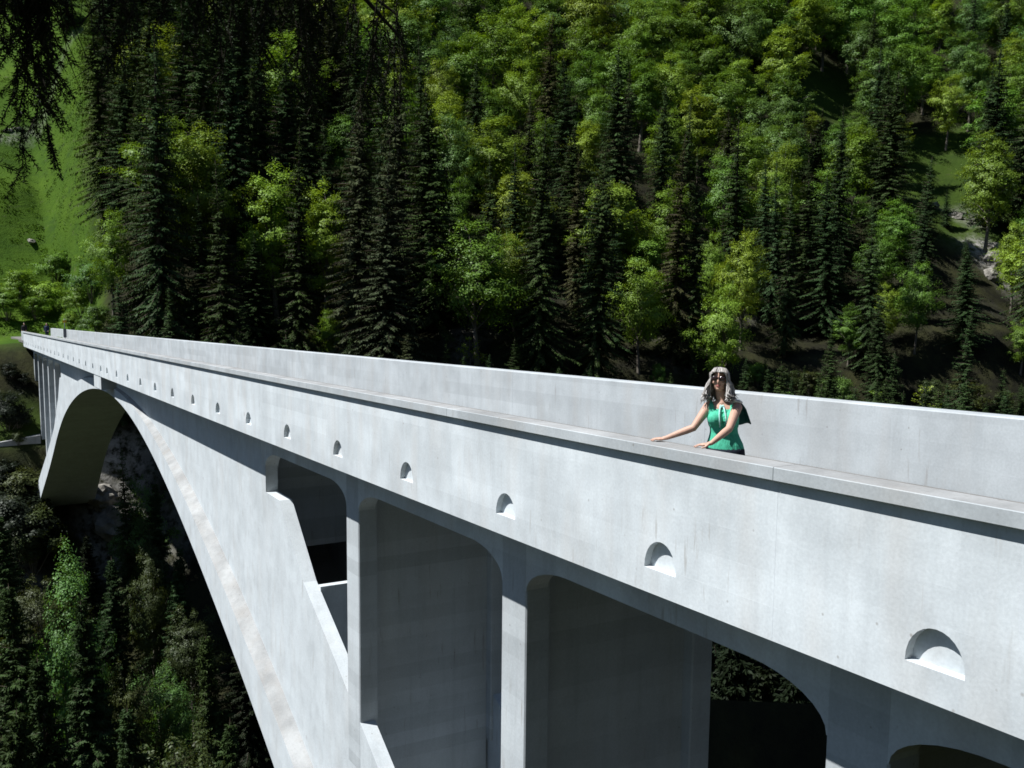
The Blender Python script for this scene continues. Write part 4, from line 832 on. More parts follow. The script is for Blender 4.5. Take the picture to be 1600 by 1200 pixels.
    ('beech', 149.3, -154.5, 14.6, 1.37, 'G', 'sixth leafy tree straight above the black spruce on the leafy slope'),
    ('spruce', 95.6, -117.3, 6.0, 0.8, 'S', 'fourth dark spruce to the upper left of the pale crag at the right'),
    ('beech', 135.8, -180.8, 13.3, 1.06, 'Y', 'tenth leafy tree to the upper right of the black spruce on the leafy slope'),
    ('spruce', 168.4, -53.6, 26.0, 0.8, 'S', 'second dark spruce straight above the tall brownish spruce'),
    ('spruce', 107.2, -135.7, 20.7, 0.95, 'S', 'nearest dark spruce straight above the tall beech right of the clearing'),
    ('beech', 149.5, -89.6, 17.7, 1.4, 'Y', 'second leafy tree to the upper right of the sunlit crown of the upper slope'),
    ('spruce', 130.5, -14.1, 19.0, 0.95, 'S', 'nearest dark spruce to the left of the tall spruce at the meadow edge'),
    ('spruce', 94.9, -90.6, 19.9, 1.3, 'S', 'nearest dark spruce straight below the narrow spruce left of the clearing'),
    ('spruce', 118.3, -108.0, 13.0, 1.1, 'S', 'second dark spruce to the upper left of the narrow spruce left of the clearing'),
    ('spruce', 82.9, -63.1, 11.5, 0.8, 'S', 'nearest dark spruce straight below the woman'),
    ('spruce', 115.2, -18.0, 15.8, 1.3, 'S', 'nearest dark spruce straight below the left yellow green beech'),
    ('spruce', 102.9, -87.4, 17.7, 0.8, 'S', 'nearest dark spruce straight below the wide blue green crown'),
    ('beech', 144.8, -116.3, 15.2, 1.38, 'G', 'fourth leafy tree straight above the wide blue green crown'),
    ('spruce', 89.0, -100.5, 16.4, 0.95, 'S', 'nearest dark spruce straight below the spruce before the clearing'),
    ('spruce', 104.3, -111.2, 23.4, 1.3, 'S', 'nearest dark spruce to the lower right of the black spruce on the leafy slope'),
    ('spruce', 81.5, -111.7, 24.4, 0.8, 'S', 'nearest dark spruce to the right of the tall beech right of the clearing'),
    ('spruce', 129.0, -134.1, 19.5, 1.1, 'S', 'nearest dark spruce straight above the black spruce on the leafy slope'),
    ('spruce', 158.6, -141.5, 26.4, 1.3, 'S', 'second dark spruce to the upper left of the black spruce on the leafy slope'),
    ('spruce', 129.5, -21.5, 28.2, 1.3, 'S', 'third dark spruce to the upper right of the tall spruce at the meadow edge'),
    ('beech', 157.1, -172.5, 17.6, 1.11, 'G', 'eleventh leafy tree straight above the black spruce on the leafy slope'),
    ('beech', 141.9, -63.2, 16.4, 1.33, 'G', 'nearest leafy tree to the upper right of the pale crown ending the leafy slope'),
    ('beech', 126.4, -117.8, 5.5, 1.36, 'Y', 'nearest leafy tree to the upper left of the narrow spruce left of the clearing'),
    ('beech', 116.8, -160.8, 16.9, 1.31, 'G', 'third leafy tree to the upper right of the tall beech right of the clearing'),
    ('spruce', 113.2, -106.2, 15.7, 1.5, 'S', 'nearest dark spruce to the upper left of the narrow spruce left of the clearing'),
    ('spruce', 156.6, -41.1, 23.3, 1.5, 'S', 'eighth dark spruce to the upper left of the tall brownish spruce'),
    ('beech', 156.1, -154.0, 16.9, 1.33, 'G', 'tenth leafy tree straight above the black spruce on the leafy slope'),
    ('spruce', 130.6, -27.9, 21.1, 0.8, 'S', 'nearest dark spruce to the upper right of the left yellow green beech'),
    ('beech', 110.9, -96.8, 15.9, 1.19, 'Y', 'nearest leafy tree to the lower right of the wide blue green crown'),
    ('spruce', 135.5, -121.7, 12.5, 1.1, 'S', 'nearest dark spruce to the upper right of the wide blue green crown'),
    ('spruce', 119.3, -13.9, 28.2, 1.3, 'S', 'nearest dark spruce to the upper right of the tall spruce at the meadow edge'),
    ('beech', 138.0, -90.7, 15.7, 1.1, 'G', 'third leafy tree to the upper right of the rounded crown at the leafy rim'),
    ('spruce', 174.6, -32.6, 22.8, 1.1, 'S', 'twelfth dark spruce straight above the tall spruce at the meadow edge'),
    ('spruce', 149.2, -112.1, 23.6, 1.5, 'S', 'nearest dark spruce straight above the wide blue green crown'),
    ('spruce', 145.4, -43.6, 22.8, 1.3, 'N', 'second dark spruce to the upper left of the tall brownish spruce'),
    ('spruce', 139.5, -22.6, 26.5, 1.3, 'S', 'fifth dark spruce to the upper right of the tall spruce at the meadow edge'),
    ('spruce', 115.0, -83.7, 18.1, 0.8, 'S', 'nearest dark spruce to the left of the wide blue green crown'),
    ('spruce', 180.0, -32.6, 28.9, 1.5, 'S', 'fifteenth dark spruce straight above the tall spruce at the meadow edge'),
    ('beech', 166.9, -79.4, 17.4, 1.08, 'G', 'seventh leafy tree straight above the sunlit crown of the upper slope'),
    ('spruce', 175.5, -18.1, 21.1, 1.1, 'S', 'ninth dark spruce straight above the tall spruce at the meadow edge'),
    ('beech', 138.7, -82.6, 12.8, 1.25, 'G', 'nearest leafy tree straight above the rounded crown at the leafy rim'),
    ('beech', 118.1, -127.9, 9.9, 1.16, 'Y', 'nearest leafy tree straight below the black spruce on the leafy slope'),
    ('spruce', 182.0, -26.5, 26.5, 0.95, 'S', 'thirteenth dark spruce straight above the tall spruce at the meadow edge'),
    ('spruce', 128.3, -49.8, 24.0, 0.8, 'S', 'nearest dark spruce to the upper left of the pale crown ending the leafy slope'),
    ('beech', 110.3, -141.1, 15.2, 1.43, 'G', 'nearest leafy tree straight above the tall beech right of the clearing'),
    ('spruce', 99.2, -136.6, 22.3, 0.95, 'S', 'second dark spruce to the upper right of the tall beech right of the clearing'),
    ('spruce', 121.5, -62.3, 17.8, 0.95, 'N', 'nearest dark spruce straight below the sunlit crown of the upper slope'),
    ('spruce', 156.6, -16.0, 19.6, 1.1, 'S', 'nearest dark spruce straight above the tall spruce at the meadow edge'),
    ('spruce', 103.4, -145.1, 20.9, 1.3, 'S', 'third dark spruce to the upper right of the tall beech right of the clearing'),
    ('spruce', 152.9, -142.9, 19.7, 1.5, 'S', 'nearest dark spruce to the upper left of the black spruce on the leafy slope'),
    ('spruce', 87.2, -46.3, 13.4, 1.5, 'S', 'second dark spruce to the lower left of the yellow green beech left of the woman'),
]

# ------------------------------------------------------------------ trees
def leaf_quad(mb, c, d, n, ln, wd):
    """a pointed leaf clump: d along, n facing"""
    s = d.cross(n).normalized() * wd; a = c - d * (ln * .5); b = c + d * (ln * .5); m_ = c + d * (ln * .08)
    mb.quad(a, m_ + s, b, m_ - s)
def rv(rg): return Vector((rg.gauss(0, 1), rg.gauss(0, 1), rg.gauss(0, 1))).normalized()

def spruce_meshes(seed, H=24.0, R=3.3, fine=1.0, gappy=.12):
    rg = random.Random(seed); cr = MB(); tr = MB()
    lean = Vector((rg.uniform(-.7, .7), rg.uniform(-.7, .7), 0))
    axis = lambda t: lean * t * t
    tr.tube([axis(t) + Vector((0, 0, t * H)) for t in (-.06, 0, .05, .3, .6, .85, 1)], [.34, .30, .26, .2, .13, .06, .012], 7)
    z = H * .06
    ph = rg.random() * 6
    while z < H * .985:
        t = z / H; r0 = R * (1 - t) ** .82 * (1 - .35 * max(0, .18 - t) / .18) + .12
        nb = int(5 + 4 * (1 - t)); ph += 1.1
        for k in range(nb):
            if rg.random() < gappy: continue
            az = ph + 2 * math.pi * k / nb + rg.uniform(-.3, .3)
            r = r0 * rg.choice((.55, .8, .95, 1.1)) * rg.uniform(.88, 1.12) * (1 + .45 * mnoise.noise(Vector((math.cos(az) * .9, math.sin(az) * .9, z * .28 + seed))))
            out = Vector((math.cos(az), math.sin(az), 0)); side = Vector((-out.y, out.x, 0))
            up = .55 * t - .18; dr = .42 - .25 * t
            base = axis(t) + Vector((0, 0, z + rg.uniform(-.15, .15)))
            P = lambda s: base + out * (s * r) + Vector((0, 0, s * r * up - dr * r * s * s + .12 * r * max(0, s - .7) / .3))
            if r > .9: tr.tube([P(0), P(.5), P(.9)], [.035, .022, .008], 3, False)
            st = .16 / fine; s = .10
            while s <= 1.0:
                p = P(s); dd = (P(min(1, s + .08)) - P(s - .08)).normalized()
                ln = (.40 * (1 - .62 * s) + .14) * min(1, .4 + r / 2.4)
                for sg in (-1, 1):
                    d = (side * sg * rg.uniform(.65, 1) + dd * rg.uniform(.35, .8) + Vector((0, 0, -rg.uniform(.15, .75)))).normalized()
                    n = (Vector((0, 0, 1)) + out * .35 + rv(rg) * .35).normalized()
                    l_ = ln * rg.uniform(.75, 1.25)
                    nn = (n - d * n.dot(d)).normalized()
                    leaf_quad(cr, p + d * l_ * .5, d, nn, l_, l_ * rg.uniform(.15, .22))
                    if fine > 1.3:
                        for q in (.35, .7):
                            d2 = (d + rv(rg) * .8 + Vector((0, 0, -.4))).normalized(); n2 = rv(rg); n2 = (n2 - d2 * n2.dot(d2)).normalized()
                            leaf_quad(cr, p + d * l_ * q + d2 * .12, d2, n2, .30, .05)
                if rg.random() < .6:    # hanging twig
                    d = (Vector((0, 0, -1)) + dd * .3 + rv(rg) * .2).normalized(); n = rv(rg); n = (n - d * n.dot(d)).normalized()
                    l_ = rg.uniform(.25, .5) * min(1, .4 + r / 2); leaf_quad(cr, p + d * l_ * .5, d, n, l_, .07)
                s += st / max(r, .3) * rg.uniform(.8, 1.2)
        z += rg.uniform(.30, .46) * (1 - .35 * t)
    d = Vector((0, 0, 1)); leaf_quad(cr, axis(1) + Vector((0, 0, H - .1)), d, Vector((1, 0, 0)), .7, .06); leaf_quad(cr, axis(1) + Vector((0, 0, H - .1)), d, Vector((0, 1, 0)), .7, .06)
    return tr.mesh('trunk', True), cr.mesh('crown')

def beech_meshes(seed, H=15.0, R=3.9, nblob=125, per=130, leaf=.18, zc=.54, zr=.45, trunk=True, flat=.78):
    rg = random.Random(seed); cr = MB(); tr = MB(); blobs = []
    skew = Vector((rg.uniform(-.5, .5), rg.uniform(-.5, .5), 0))
    while len(blobs) < nblob:
        v = rv(rg) * rg.random() ** .45
        if v.z < -.75: continue
        wob = .78 + .42 * mnoise.noise(v * 1.6 + Vector((seed * 3.1, 0, 0)))
        sq = 1 - .30 * max(0, v.z) if v.z > 0 else 1 - .25 * abs(v.z)
        c = Vector((v.x * R * wob * sq, v.y * R * wob * sq, zc * H + v.z * zr * H * (.85 + .3 * (wob - .78)))) + skew * (v.z * .5)
        blobs.append((c, R * rg.choice((.10, .14, .18, .24)) * rg.uniform(.9, 1.15)))
    for c, r in blobs:
        outw = Vector((c.x, c.y, (c.z - zc * H) * .7)).normalized() if c.length else Vector((0, 0, 1))
        tone = rg.random()
        for k in range(int(per * (r / (R * .18)) ** 1.7)):
            v = rv(rg)
            if v.z < -.25 and rg.random() < .6: v.z = -v.z
            p = c + Vector((v.x * r, v.y * r, v.z * r * flat)) * rg.uniform(.55, 1.08)
            n = (v * .7 + outw * .9 + Vector((0, 0, .40)) + rv(rg) * .45).normalized()
            d = rv(rg) + Vector((0, 0, -.25)); d = (d - n * d.dot(n)).normalized()
            l_ = leaf * rg.uniform(.7, 1.5); leaf_quad(cr, p, d, n, l_, l_ * .33)
        for k in range(5):   # loose sprigs outside the clump
            d = (outw + rv(rg) * .7 + Vector((0, 0, .25))).normalized(); n = rv(rg); n = (n - d * n.dot(d)).normalized()
            for q in range(4):
                leaf_quad(cr, c + d * (r * (.8 + .17 * q)) + rv(rg) * .06, (d + rv(rg) * .6).normalized(), n, leaf * .8, leaf * .22)
    if trunk:
        bend = Vector((rg.uniform(-.4, .4), rg.uniform(-.4, .4), 0))
        ax = lambda t: bend * math.sin(t * 2.2) + Vector((0, 0, t * H))
        tr.tube([ax(t) for t in (-.08, 0, .05, .25, .45, .6, .72)], [.30, .26, .22, .17, .11, .05, .015], 8)
        for c, r in blobs[::6]:
            t0 = min(.8, max(.22, c.z / H - rg.uniform(.12, .25))); a = ax(t0); m_ = a.lerp(c, .5) + Vector((0, 0, .1 * R))
            tr.tube([a, m_, c], [.085 * (1.1 - t0), .05 * (1.1 - t0) + .01, .012], 5, False)
    else:
        for c, r in blobs[::5]:
            a = Vector((c.x * .12, c.y * .12, -.2)); tr.tube([a, a.lerp(c, .55) + Vector((0, 0, .05 * H)), c], [.04, .025, .008], 5, False)
    return tr.mesh('trunk', True), cr.mesh('crown')

def sapling_meshes(seed, H=5.0):
    rg = random.Random(seed); cr = MB(); tr = MB()
    tr.tube([(0, 0, -.3), (.05, .02, H*.4), (-.05, .08, H*.75), (.02, .05, H)], [.05, .035, .02, .006], 5)
    for k in range(15):
        z = H * rg.uniform(.22, .95); az = rg.random() * 6.28; ln = .40 * (H - z) + .5
        d = Vector((math.cos(az), math.sin(az), rg.uniform(.15, .6))).normalized(); b = Vector((0, 0.04, z)); e = b + d * ln
        tr.tube([b, b.lerp(e, .5) + Vector((0, 0, .06)), e], [.016, .01, .004], 4, False)
        for q in range(int(ln * 24)):
            p = b.lerp(e, rg.uniform(.3, 1.05)) + rv(rg) * .16; dd = (d + rv(rg) * .8).normalized(); n = Vector((0, 0, 1)) + rv(rg) * .8; n = (n - dd * n.dot(dd)).normalized()
            l_ = rg.uniform(.14, .26); leaf_quad(cr, p, dd, n, l_, l_ * .32)
    return tr.mesh('trunk', True), cr.mesh('crown')

LIB = {
    'spruce': ([spruce_meshes(100 + k, R=(3.9, 3.3, 4.4, 3.5, 4.0, 3.0, 4.6)[k], gappy=(.1, .25, .12, .32, .15, .2, .1)[k]) for k in range(7)], 24.0),
    'near_spruce': ([spruce_meshes(140 + k, R=3.3, fine=2.0) for k in range(2)], 24.0),
    'beech': ([beech_meshes(200 + k, R=(4.6, 4.1, 5.1, 4.4, 3.9, 4.8)[k], zr=(.45, .46, .43, .45, .48, .44)[k]) for k in range(6)], 15.0),
    'near_beech': ([beech_meshes(240 + k, R=3.6, zr=.44, zc=.55, nblob=140, per=150, leaf=.13) for k in range(2)], 15.0),
    'shrub': ([beech_meshes(260 + k, H=5.0, R=2.6, nblob=60, per=110, leaf=.14, zc=.48, zr=.42, trunk=False) for k in range(3)], 5.0),
    'sapling': ([sapling_meshes(280 + k) for k in range(2)], 5.0),
}
COLS = {'Y': (.175, .262, .030), 'G': (.115, .212, .027), 'B': (.092, .176, .040), 'O': (.050, .066, .018), 'K': (.011, .017, .008), 'S': (.031, .054, .018), 'N': (.043, .050, .022)}  # K is near black: shade of the gorge put into the leaf colour
trg = random.Random(5)
def plant(kind, x, y, H, wf, colr, label, group):
    lib, h0 = LIB[kind]; tm, cm = trg.choice(lib); s = H / h0
    nm = {'spruce': 'spruce_tree', 'near_spruce': 'spruce_tree', 'beech': 'beech_tree', 'near_beech': 'beech_tree', 'shrub': 'shrub', 'sapling': 'sapling'}[kind]
    root = empty(nm, (x, y, terrain(x, y) - .1)); root.rotation_euler = (0, 0, trg.random() * 6.28); sw = wf * s ** (.85 if kind == 'spruce' else 1); root.scale = (sw, sw, s)
    tag(root, label, {'shrub': 'shrub'}.get(kind, 'tree'), group)
    link('trunk', tm, M_BARK if 'spruce' in kind else M_BARKP, root)
    c = link('crown', cm, M_NEEDLE if 'spruce' in kind else M_LEAF, root)
    b = COLS[colr]; k = trg.uniform(.82, 1.2); hshift = trg.uniform(-.12, .12)
    if 'spruce' in kind and colr in 'YG': b = (.05, .085, .018)
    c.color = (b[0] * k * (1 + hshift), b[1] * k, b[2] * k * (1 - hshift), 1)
    return root
for kind, x, y, H, wf, c, label in TREES:
    k2 = kind
    if (x < 90 and 6 - y < 18) or (x < 62 and 6 - y < 62): k2 = {'spruce': 'near_spruce', 'beech': 'near_beech'}.get(kind, kind)
    plant(k2, x, y, H, wf, c, label, {'spruce': 'spruces of the gorge slopes', 'beech': 'leafy trees of the gorge slopes', 'shrub': 'shrubs of the gorge slopes', 'sapling': 'saplings behind the parapet'}[kind])
for kind, x, y, H, wf, c, label in WOOD:
    plant(kind, x, y, H, wf, c, label, {'beech': 'leafy trees of the wooded slope', 'shrub': 'low shrubs of the wooded slope'}.get(kind, 'dark spruces of the wooded slope'))

# ------------------------------------------------------------------ overhanging spruce beside the camera
rg = random.Random(77)
TX, TY = 6.3, 8.9; tz = terrain(TX, TY)
nsp = empty('spruce_tree', (TX, TY, tz)); tag(nsp, 'near spruce whose dark drooping twigs hang into the top left of the view', 'tree')
def npart(mb, name, mat, smooth=False):
    o = link(name, mb.mesh(name, smooth), mat, nsp); o.matrix_parent_inverse = Matrix.Translation((-TX, -TY, -tz)); return o
mb = MB(); mb.tube([(TX, TY, tz - .5), (TX, TY, tz + 2), (TX + .05, TY + .05, 0), (TX, TY + .1, 5), (TX - .05, TY, 9), (TX, TY, 12.2)], [.34, .29, .24, .19, .1, .02], 12)
npart(mb, 'trunk', M_BARK, True)
wood = MB(); ndl = MB()
def needle_twig(p, d, ln, dens=1.0, w=1.0):
    """a hanging shoot clad in needles"""
    n = max(3, int(ln / .09)); pts = [Vector(p)]; dv = Vector(d).normalized()
    for i in range(n):
        dv = (dv + Vector((0, 0, -.10)) + rv(rg) * .10).normalized(); pts.append(pts[-1] + dv * ln / n)
    wood.tube(pts, [.0045 * (1 - .7 * i / n) for i in range(n + 1)], 4, False)
    cnt = int(ln * 230 * dens)
    for k in range(cnt):
        q = rg.random() * n; i = min(n - 1, int(q)); c = pts[i].lerp(pts[i+1], q - i); ax = (pts[i+1] - pts[i]).normalized()
        dn = (ax * rg.uniform(.3, .9) + rv(rg)).normalized(); nn = dn.orthogonal().normalized()
        l_ = rg.uniform(.020, .032) * w; leaf_quad(ndl, c + dn * l_ * .5, dn, nn, l_, .0030 * w)
    return pts
def spray(p, d, ln, dens):
    pts = needle_twig(p, d, ln, dens)
    for i in range(1, len(pts) - 1):
        for sg in range(rg.choice((1, 2, 2))):
            dd = (pts[i+1] - pts[i]).normalized(); s = rv(rg); s = (s - dd * s.dot(dd)).normalized()
            needle_twig(pts[i], dd * .8 + s * .7, ln * rg.uniform(.16, .38) * (1 - .5 * i / len(pts)), dens)
def limb(pts, r0):
    pts = [Vector(p) for p in pts]; n = len(pts)
    wood.tube(pts, [r0 * (1 - .85 * i / (n - 1)) for i in range(n)], 7, False); return pts
def along(pts, t):
    q = t * (len(pts) - 1); i = min(len(pts) - 2, int(q)); return pts[i].lerp(pts[i+1], q - i)
L1 = limb([(TX, TY, 5.4), (5.7, 7.6, 4.7), (5.29, 5.99, 3.95), (5.29, 5.74, 3.86), (5.25, 5.35, 3.84), (5.18, 4.93, 3.84), (5.1, 4.55, 3.78), (5.02, 4.23, 3.66), (4.98, 3.94, 3.38)], .05)
# hanging shoots: where along the limb, how long, how many
def hang(pts, t0, t1, n, l0, l1, dens=1.0, side=.25):
    for k in range(n):
        t = rg.uniform(t0, t1); p = along(pts, t) + Vector((rg.uniform(-.25, .25), rg.uniform(-.05, .05), rg.uniform(-.08, .05)))
        spray(p, Vector((rg.uniform(-side, side), rg.uniform(-side, side), -1)), rg.uniform(l0, l1), dens)
hang(L1, .35, .44, 12, .55, 1.15, 1.3, .12)
hang(L1, .39, .42, 3, 1.1, 1.35, 1.6, .08)
hang(L1, .44, .52, 4, .3, .6, .5)
hang(L1, .52, .60, 7, .35, .9, 1.2)
hang(L1, .60, .74, 7, .3, .75, 1.2)
hang(L1, .73, .82, 10, .35, .9, 1.2)
hang(L1, .80, .93, 9, .25, .60, 1.2)
hang(L1, .92, 1.0, 7, .12, .35, 1.2)
# a second limb a little farther back, its shoots fill the mass at the top
L2 = limb([(TX, TY, 6.2), (6.2, 7.2, 5.2), (6.3, 5.4, 4.5), (6.25, 4.6, 4.25), (6.1, 3.9, 4.0), (6.0, 3.55, 3.75)], .045)
hang(L2, .60, .98, 12, .35, .9)
hang(L2, .40, .55, 6, .3, .6)
# bare dead twigs and a low shoot at the left edge
for k in range(10):
    p = along(L1, rg.uniform(.36, .50)); q = p + Vector((rg.uniform(-.1, .1), rg.uniform(-.45, .05), -rg.uniform(.35, .75)))
    m_ = p.lerp(q, .5) + rv(rg) * .05; wood.tube([p, m_, q], [.006, .004, .0015], 4, False)
    for j in range(3):
        a = m_.lerp(q, rg.random()); wood.tube([a, a + Vector((rg.uniform(-.1, .1), rg.uniform(-.16, .12), -rg.uniform(.05, .16)))], [.003, .001], 3, False)
L3 = limb([(TX, TY, 3.6), (5.9, 7.4, 3.3), (5.55, 6.2, 2.92), (5.5, 5.86, 2.72)], .03)
hang(L3, .80, 1.0, 5, .2, .5, .8)
spray(L3[-1], (0, -1, -.2), .16, 1)
npart(wood, 'branch', simple('twig_bark', (.028, .023, .018), .95, .1, .3, 6))
nc = npart(ndl, 'needles', M_NEEDLE); nc.color = (.012, .019, .008, 1); nc['kind'] = 'stuff'
# the crown that is out of the picture overhead
up = MB()
for k in range(120):
    z = rg.uniform(6.5, 12.0); r = 2.3 * (12.6 - z) / 6.1; az = rg.random() * 6.28; o = Vector((math.cos(az), math.sin(az), -.25)); b = Vector((TX, TY, z))
    for s_ in range(14):
        p = b + o * (r * (s_ + 1) / 14) + rv(rg) * .12; d = (o + rv(rg) * .7 + Vector((0, 0, -.5))).normalized(); n = rv(rg); n = (n - d * n.dot(d)).normalized(); leaf_quad(up, p, d, n, .3, .05)
uc = npart(up, 'crown', M_NEEDLE); uc.color = (.022, .034, .013, 1)

# ------------------------------------------------------------------ grass of the meadow
gr = MB(); gg = random.Random(31); n_t = 0
while n_t < 26000:
    x = gg.uniform(142, 200); y = gg.uniform(-.10 * x - 1, 8); me_, rk = zone(x, y)
    if gg.random() > me_ or rk > .4: continue
    pn = fbm(x * .35, y, .5)
    if pn < -.12 and gg.random() < .7: continue
    z = terrain(x, y) + (.55 * fbm(x, y * .4, .35) + .40 * fbm(x, y * .6, .8)) * me_ - .06; n_t += 1
    for k in range(2):
        a = gg.random() * 6.28; h = gg.uniform(.06, .15) * (1.5 if pn > .18 else 1); w_ = gg.uniform(.05, .12); c, s_ = math.cos(a) * w_, math.sin(a) * w_; lx, ly = gg.uniform(-.1, .1), gg.uniform(-.1, .1)
        gr.quad((x - c, y - s_, z), (x + c, y + s_, z), (x + lx, y + ly, z + h))
go = gr.build('grass', foliage('meadow_grass', .25, .5, .35, .45, .01)); go.color = (.068, .135, .012, 1)
tag(go, 'green grass tufts covering the steep meadow', 'grass', kind='stuff')

# ------------------------------------------------------------------ rocks
M_ROCK = simple('limestone', (.20, .19, .17), .95, .15, .4, 1.6)
def rock_mesh(seed, n=3):
    bm = bmesh.new(); bmesh.ops.create_icosphere(bm, subdivisions=n, radius=1.0); off = Vector((seed * 7.3, seed, 0))
    for v in bm.verts:
        d = v.co.normalized(); k = 1 + .35 * mnoise.noise(d * 1.3 + off) + .22 * mnoise.noise(d * 3.1 + off) + .12 * mnoise.noise(d * 7 + off)
        c = mnoise.cell(d * 2.2 + off); v.co = d * k * (1 + .12 * c)
    me = bpy.data.meshes.new('rock'); bm.to_mesh(me); bm.free(); return me
rocks = [rock_mesh(k) for k in range(4)]
def rock(x, y, s, label, name='boulder', group=None, dz=-.25):
    o = link(name, rocks[rg.randrange(4)], M_ROCK, None, (x, y, terrain(x, y) + dz * s[2])); o.scale = s; o.rotation_euler = (rg.uniform(-.3, .3), rg.uniform(-.3, .3), rg.random() * 6.28)
    tag(o, label, 'rock', group)
rock(158.9, -3.9, (.5, .85, .3), 'pale boulder lying alone low on the meadow')
for k in range(6):
    rock(178 + rg.uniform(-.8, .8), 4 - 1.6 * k + rg.uniform(-.4, .4), (.42, .75, .28), ('first', 'second', 'third', 'fourth', 'fifth', 'sixth')[k] + ' grey stone from the left in the line across the meadow', group='stones in a line across the meadow')
rock(101.5, -6.8, (2.4, 1.9, 1.9), 'sunlit craggy rock under the arch beside the far arch foot', 'rock_outcrop', dz=.1)
rock(103, -5.6, (1.6, 1.4, 1.1), 'smaller rock above the craggy one under the arch', 'rock_outcrop', dz=.1)
for k, (x, y, s) in enumerate(((96.5, -124.5, 1.7), (95, -122, 1.1), (98.5, -127, 1.3), (106, -128, 1.0), (109, -126.5, .8))):
    rock(x, y, (s, s * .8, s * .9), ('largest pale crag on the wooded slope at the right', 'pale crag just below the largest one at the right', 'pale crag just above the largest one at the right', 'pale rock at the foot of the right clearing', 'small pale rock in the right clearing')[k], 'rock_outcrop', dz=.0)

# ------------------------------------------------------------------ people
M_SKIN = simple('skin', (.50, .31, .235), .55, .35, .06, 20)
M_TOP = simple('green_cloth', (.070, .44, .285), .8, .2, .14, 30)
def add_folds(m, sc=(60, 60, 14), strength=.5, dist=.012):
    t = m.node_tree; p = next(n for n in t.nodes if n.type == 'BSDF_PRINCIPLED'); g = nd(t, 'ShaderNodeNewGeometry'); mp = nd(t, 'ShaderNodeMapping'); mp.inputs['Scale'].default_value = sc
    nz = nd(t, 'ShaderNodeTexNoise'); nz.inputs['Scale'].default_value = 1; nz.inputs['Detail'].default_value = 3; b = nd(t, 'ShaderNodeBump'); b.inputs['Strength'].default_value = strength; b.inputs['Distance'].default_value = dist
    t.links.new(g.outputs['Position'], mp.inputs[0]); t.links.new(mp.outputs[0], nz.inputs['Vector']); t.links.new(nz.outputs[0], b.inputs['Height']); t.links.new(b.outputs[0], p.inputs['Normal'])
add_folds(M_TOP)
M_NAVY = simple('dark_cloth', (.018, .022, .035), .85, .2, .2, 25)
M_TEAL = simple('teal_cloth', (.016, .075, .07), .8, .25, .25, 18)
M_WHITE = simple('white_cloth', (.75, .75, .74), .8, .2, .05, 20)
M_LENS = simple('dark_lens', (.025, .015, .015), .12, .6, .0, 5)
M_LIPS = simple('lips', (.42, .14, .12), .5, .4, .05, 30)
M_SHOE = simple('shoe_leather', (.03, .025, .02), .5, .4, .1, 20)
M_RIB = simple('pale_ribbon', (.35, .62, .58), .7, .2, .2, 60)
def hair_mat(name, a, b):
    m, t, o = new_mat(name); g = nd(t, 'ShaderNodeNewGeometry')
    c = mixc(t, g.outputs['Random Per Island'], a, b); p = nd(t, 'ShaderNodeBsdfPrincipled'); p.inputs['Roughness'].default_value = .42
    t.links.new(c, p.inputs['Base Color']); t.links.new(p.outputs[0], o.inputs[0]); return m
M_HAIR = hair_mat('ash_blonde_hair', (.15, .135, .12), (.56, .54, .52))
M_HAIRD = hair_mat('dark_hair', (.015, .011, .008), (.04, .03, .022))

def remeshed(mb, name, voxel, smooth=4):
    me = mb.mesh(name); o = bpy.data.objects.new(name, me); col.objects.link(o)
    bm = bmesh.new(); bm.from_mesh(me); bmesh.ops.recalc_face_normals(bm, faces=bm.faces); bm.to_mesh(me); bm.free()
    r = o.modifiers.new('r', 'REMESH'); r.mode = 'VOXEL'; r.voxel_size = voxel; r.use_smooth_shade = True
    s = o.modifiers.new('s', 'SMOOTH'); s.iterations = smooth; s.factor = .5
    dg = bpy.context.evaluated_depsgraph_get(); out = bpy.data.meshes.new_from_object(o.evaluated_get(dg)); out.name = name
    bpy.data.objects.remove(o); bpy.data.meshes.remove(me)
    out.polygons.foreach_set('use_smooth', [True] * len(out.polygons)); return out
def capsule(mb, pts, rads, n=10):
    """tapered limb with round ends"""
    pts = [Vector(p) for p in pts]; d0 = (pts[0] - pts[1]).normalized(); d1 = (pts[-1] - pts[-2]).normalized()
    P = [pts[0] + d0 * rads[0] * .95, pts[0] + d0 * rads[0] * .6] + pts + [pts[-1] + d1 * rads[-1] * .6, pts[-1] + d1 * rads[-1] * .95]
    Rr = [rads[0] * .25, rads[0] * .78] + list(rads) + [rads[-1] * .78, rads[-1] * .25]
    mb.tube(P, Rr, n)
def loft(mb, rings, n=20):
    """rings: centre, side vector, front vector"""
    base = len(mb.v)
    for c, a, b in rings:
        for k in range(n):
            t_ = 2 * math.pi * k / n; mb.v.append(tuple(c + a * math.cos(t_) + b * math.sin(t_)))
    for i in range(len(rings) - 1):
        for k in range(n): mb.f.append((base+i*n+k, base+i*n+(k+1) % n, base+(i+1)*n+(k+1) % n, base+(i+1)*n+k))
    mb.f.append(tuple(base+k for k in reversed(range(n)))); mb.f.append(tuple(base+(len(rings)-1)*n+k for k in range(n)))

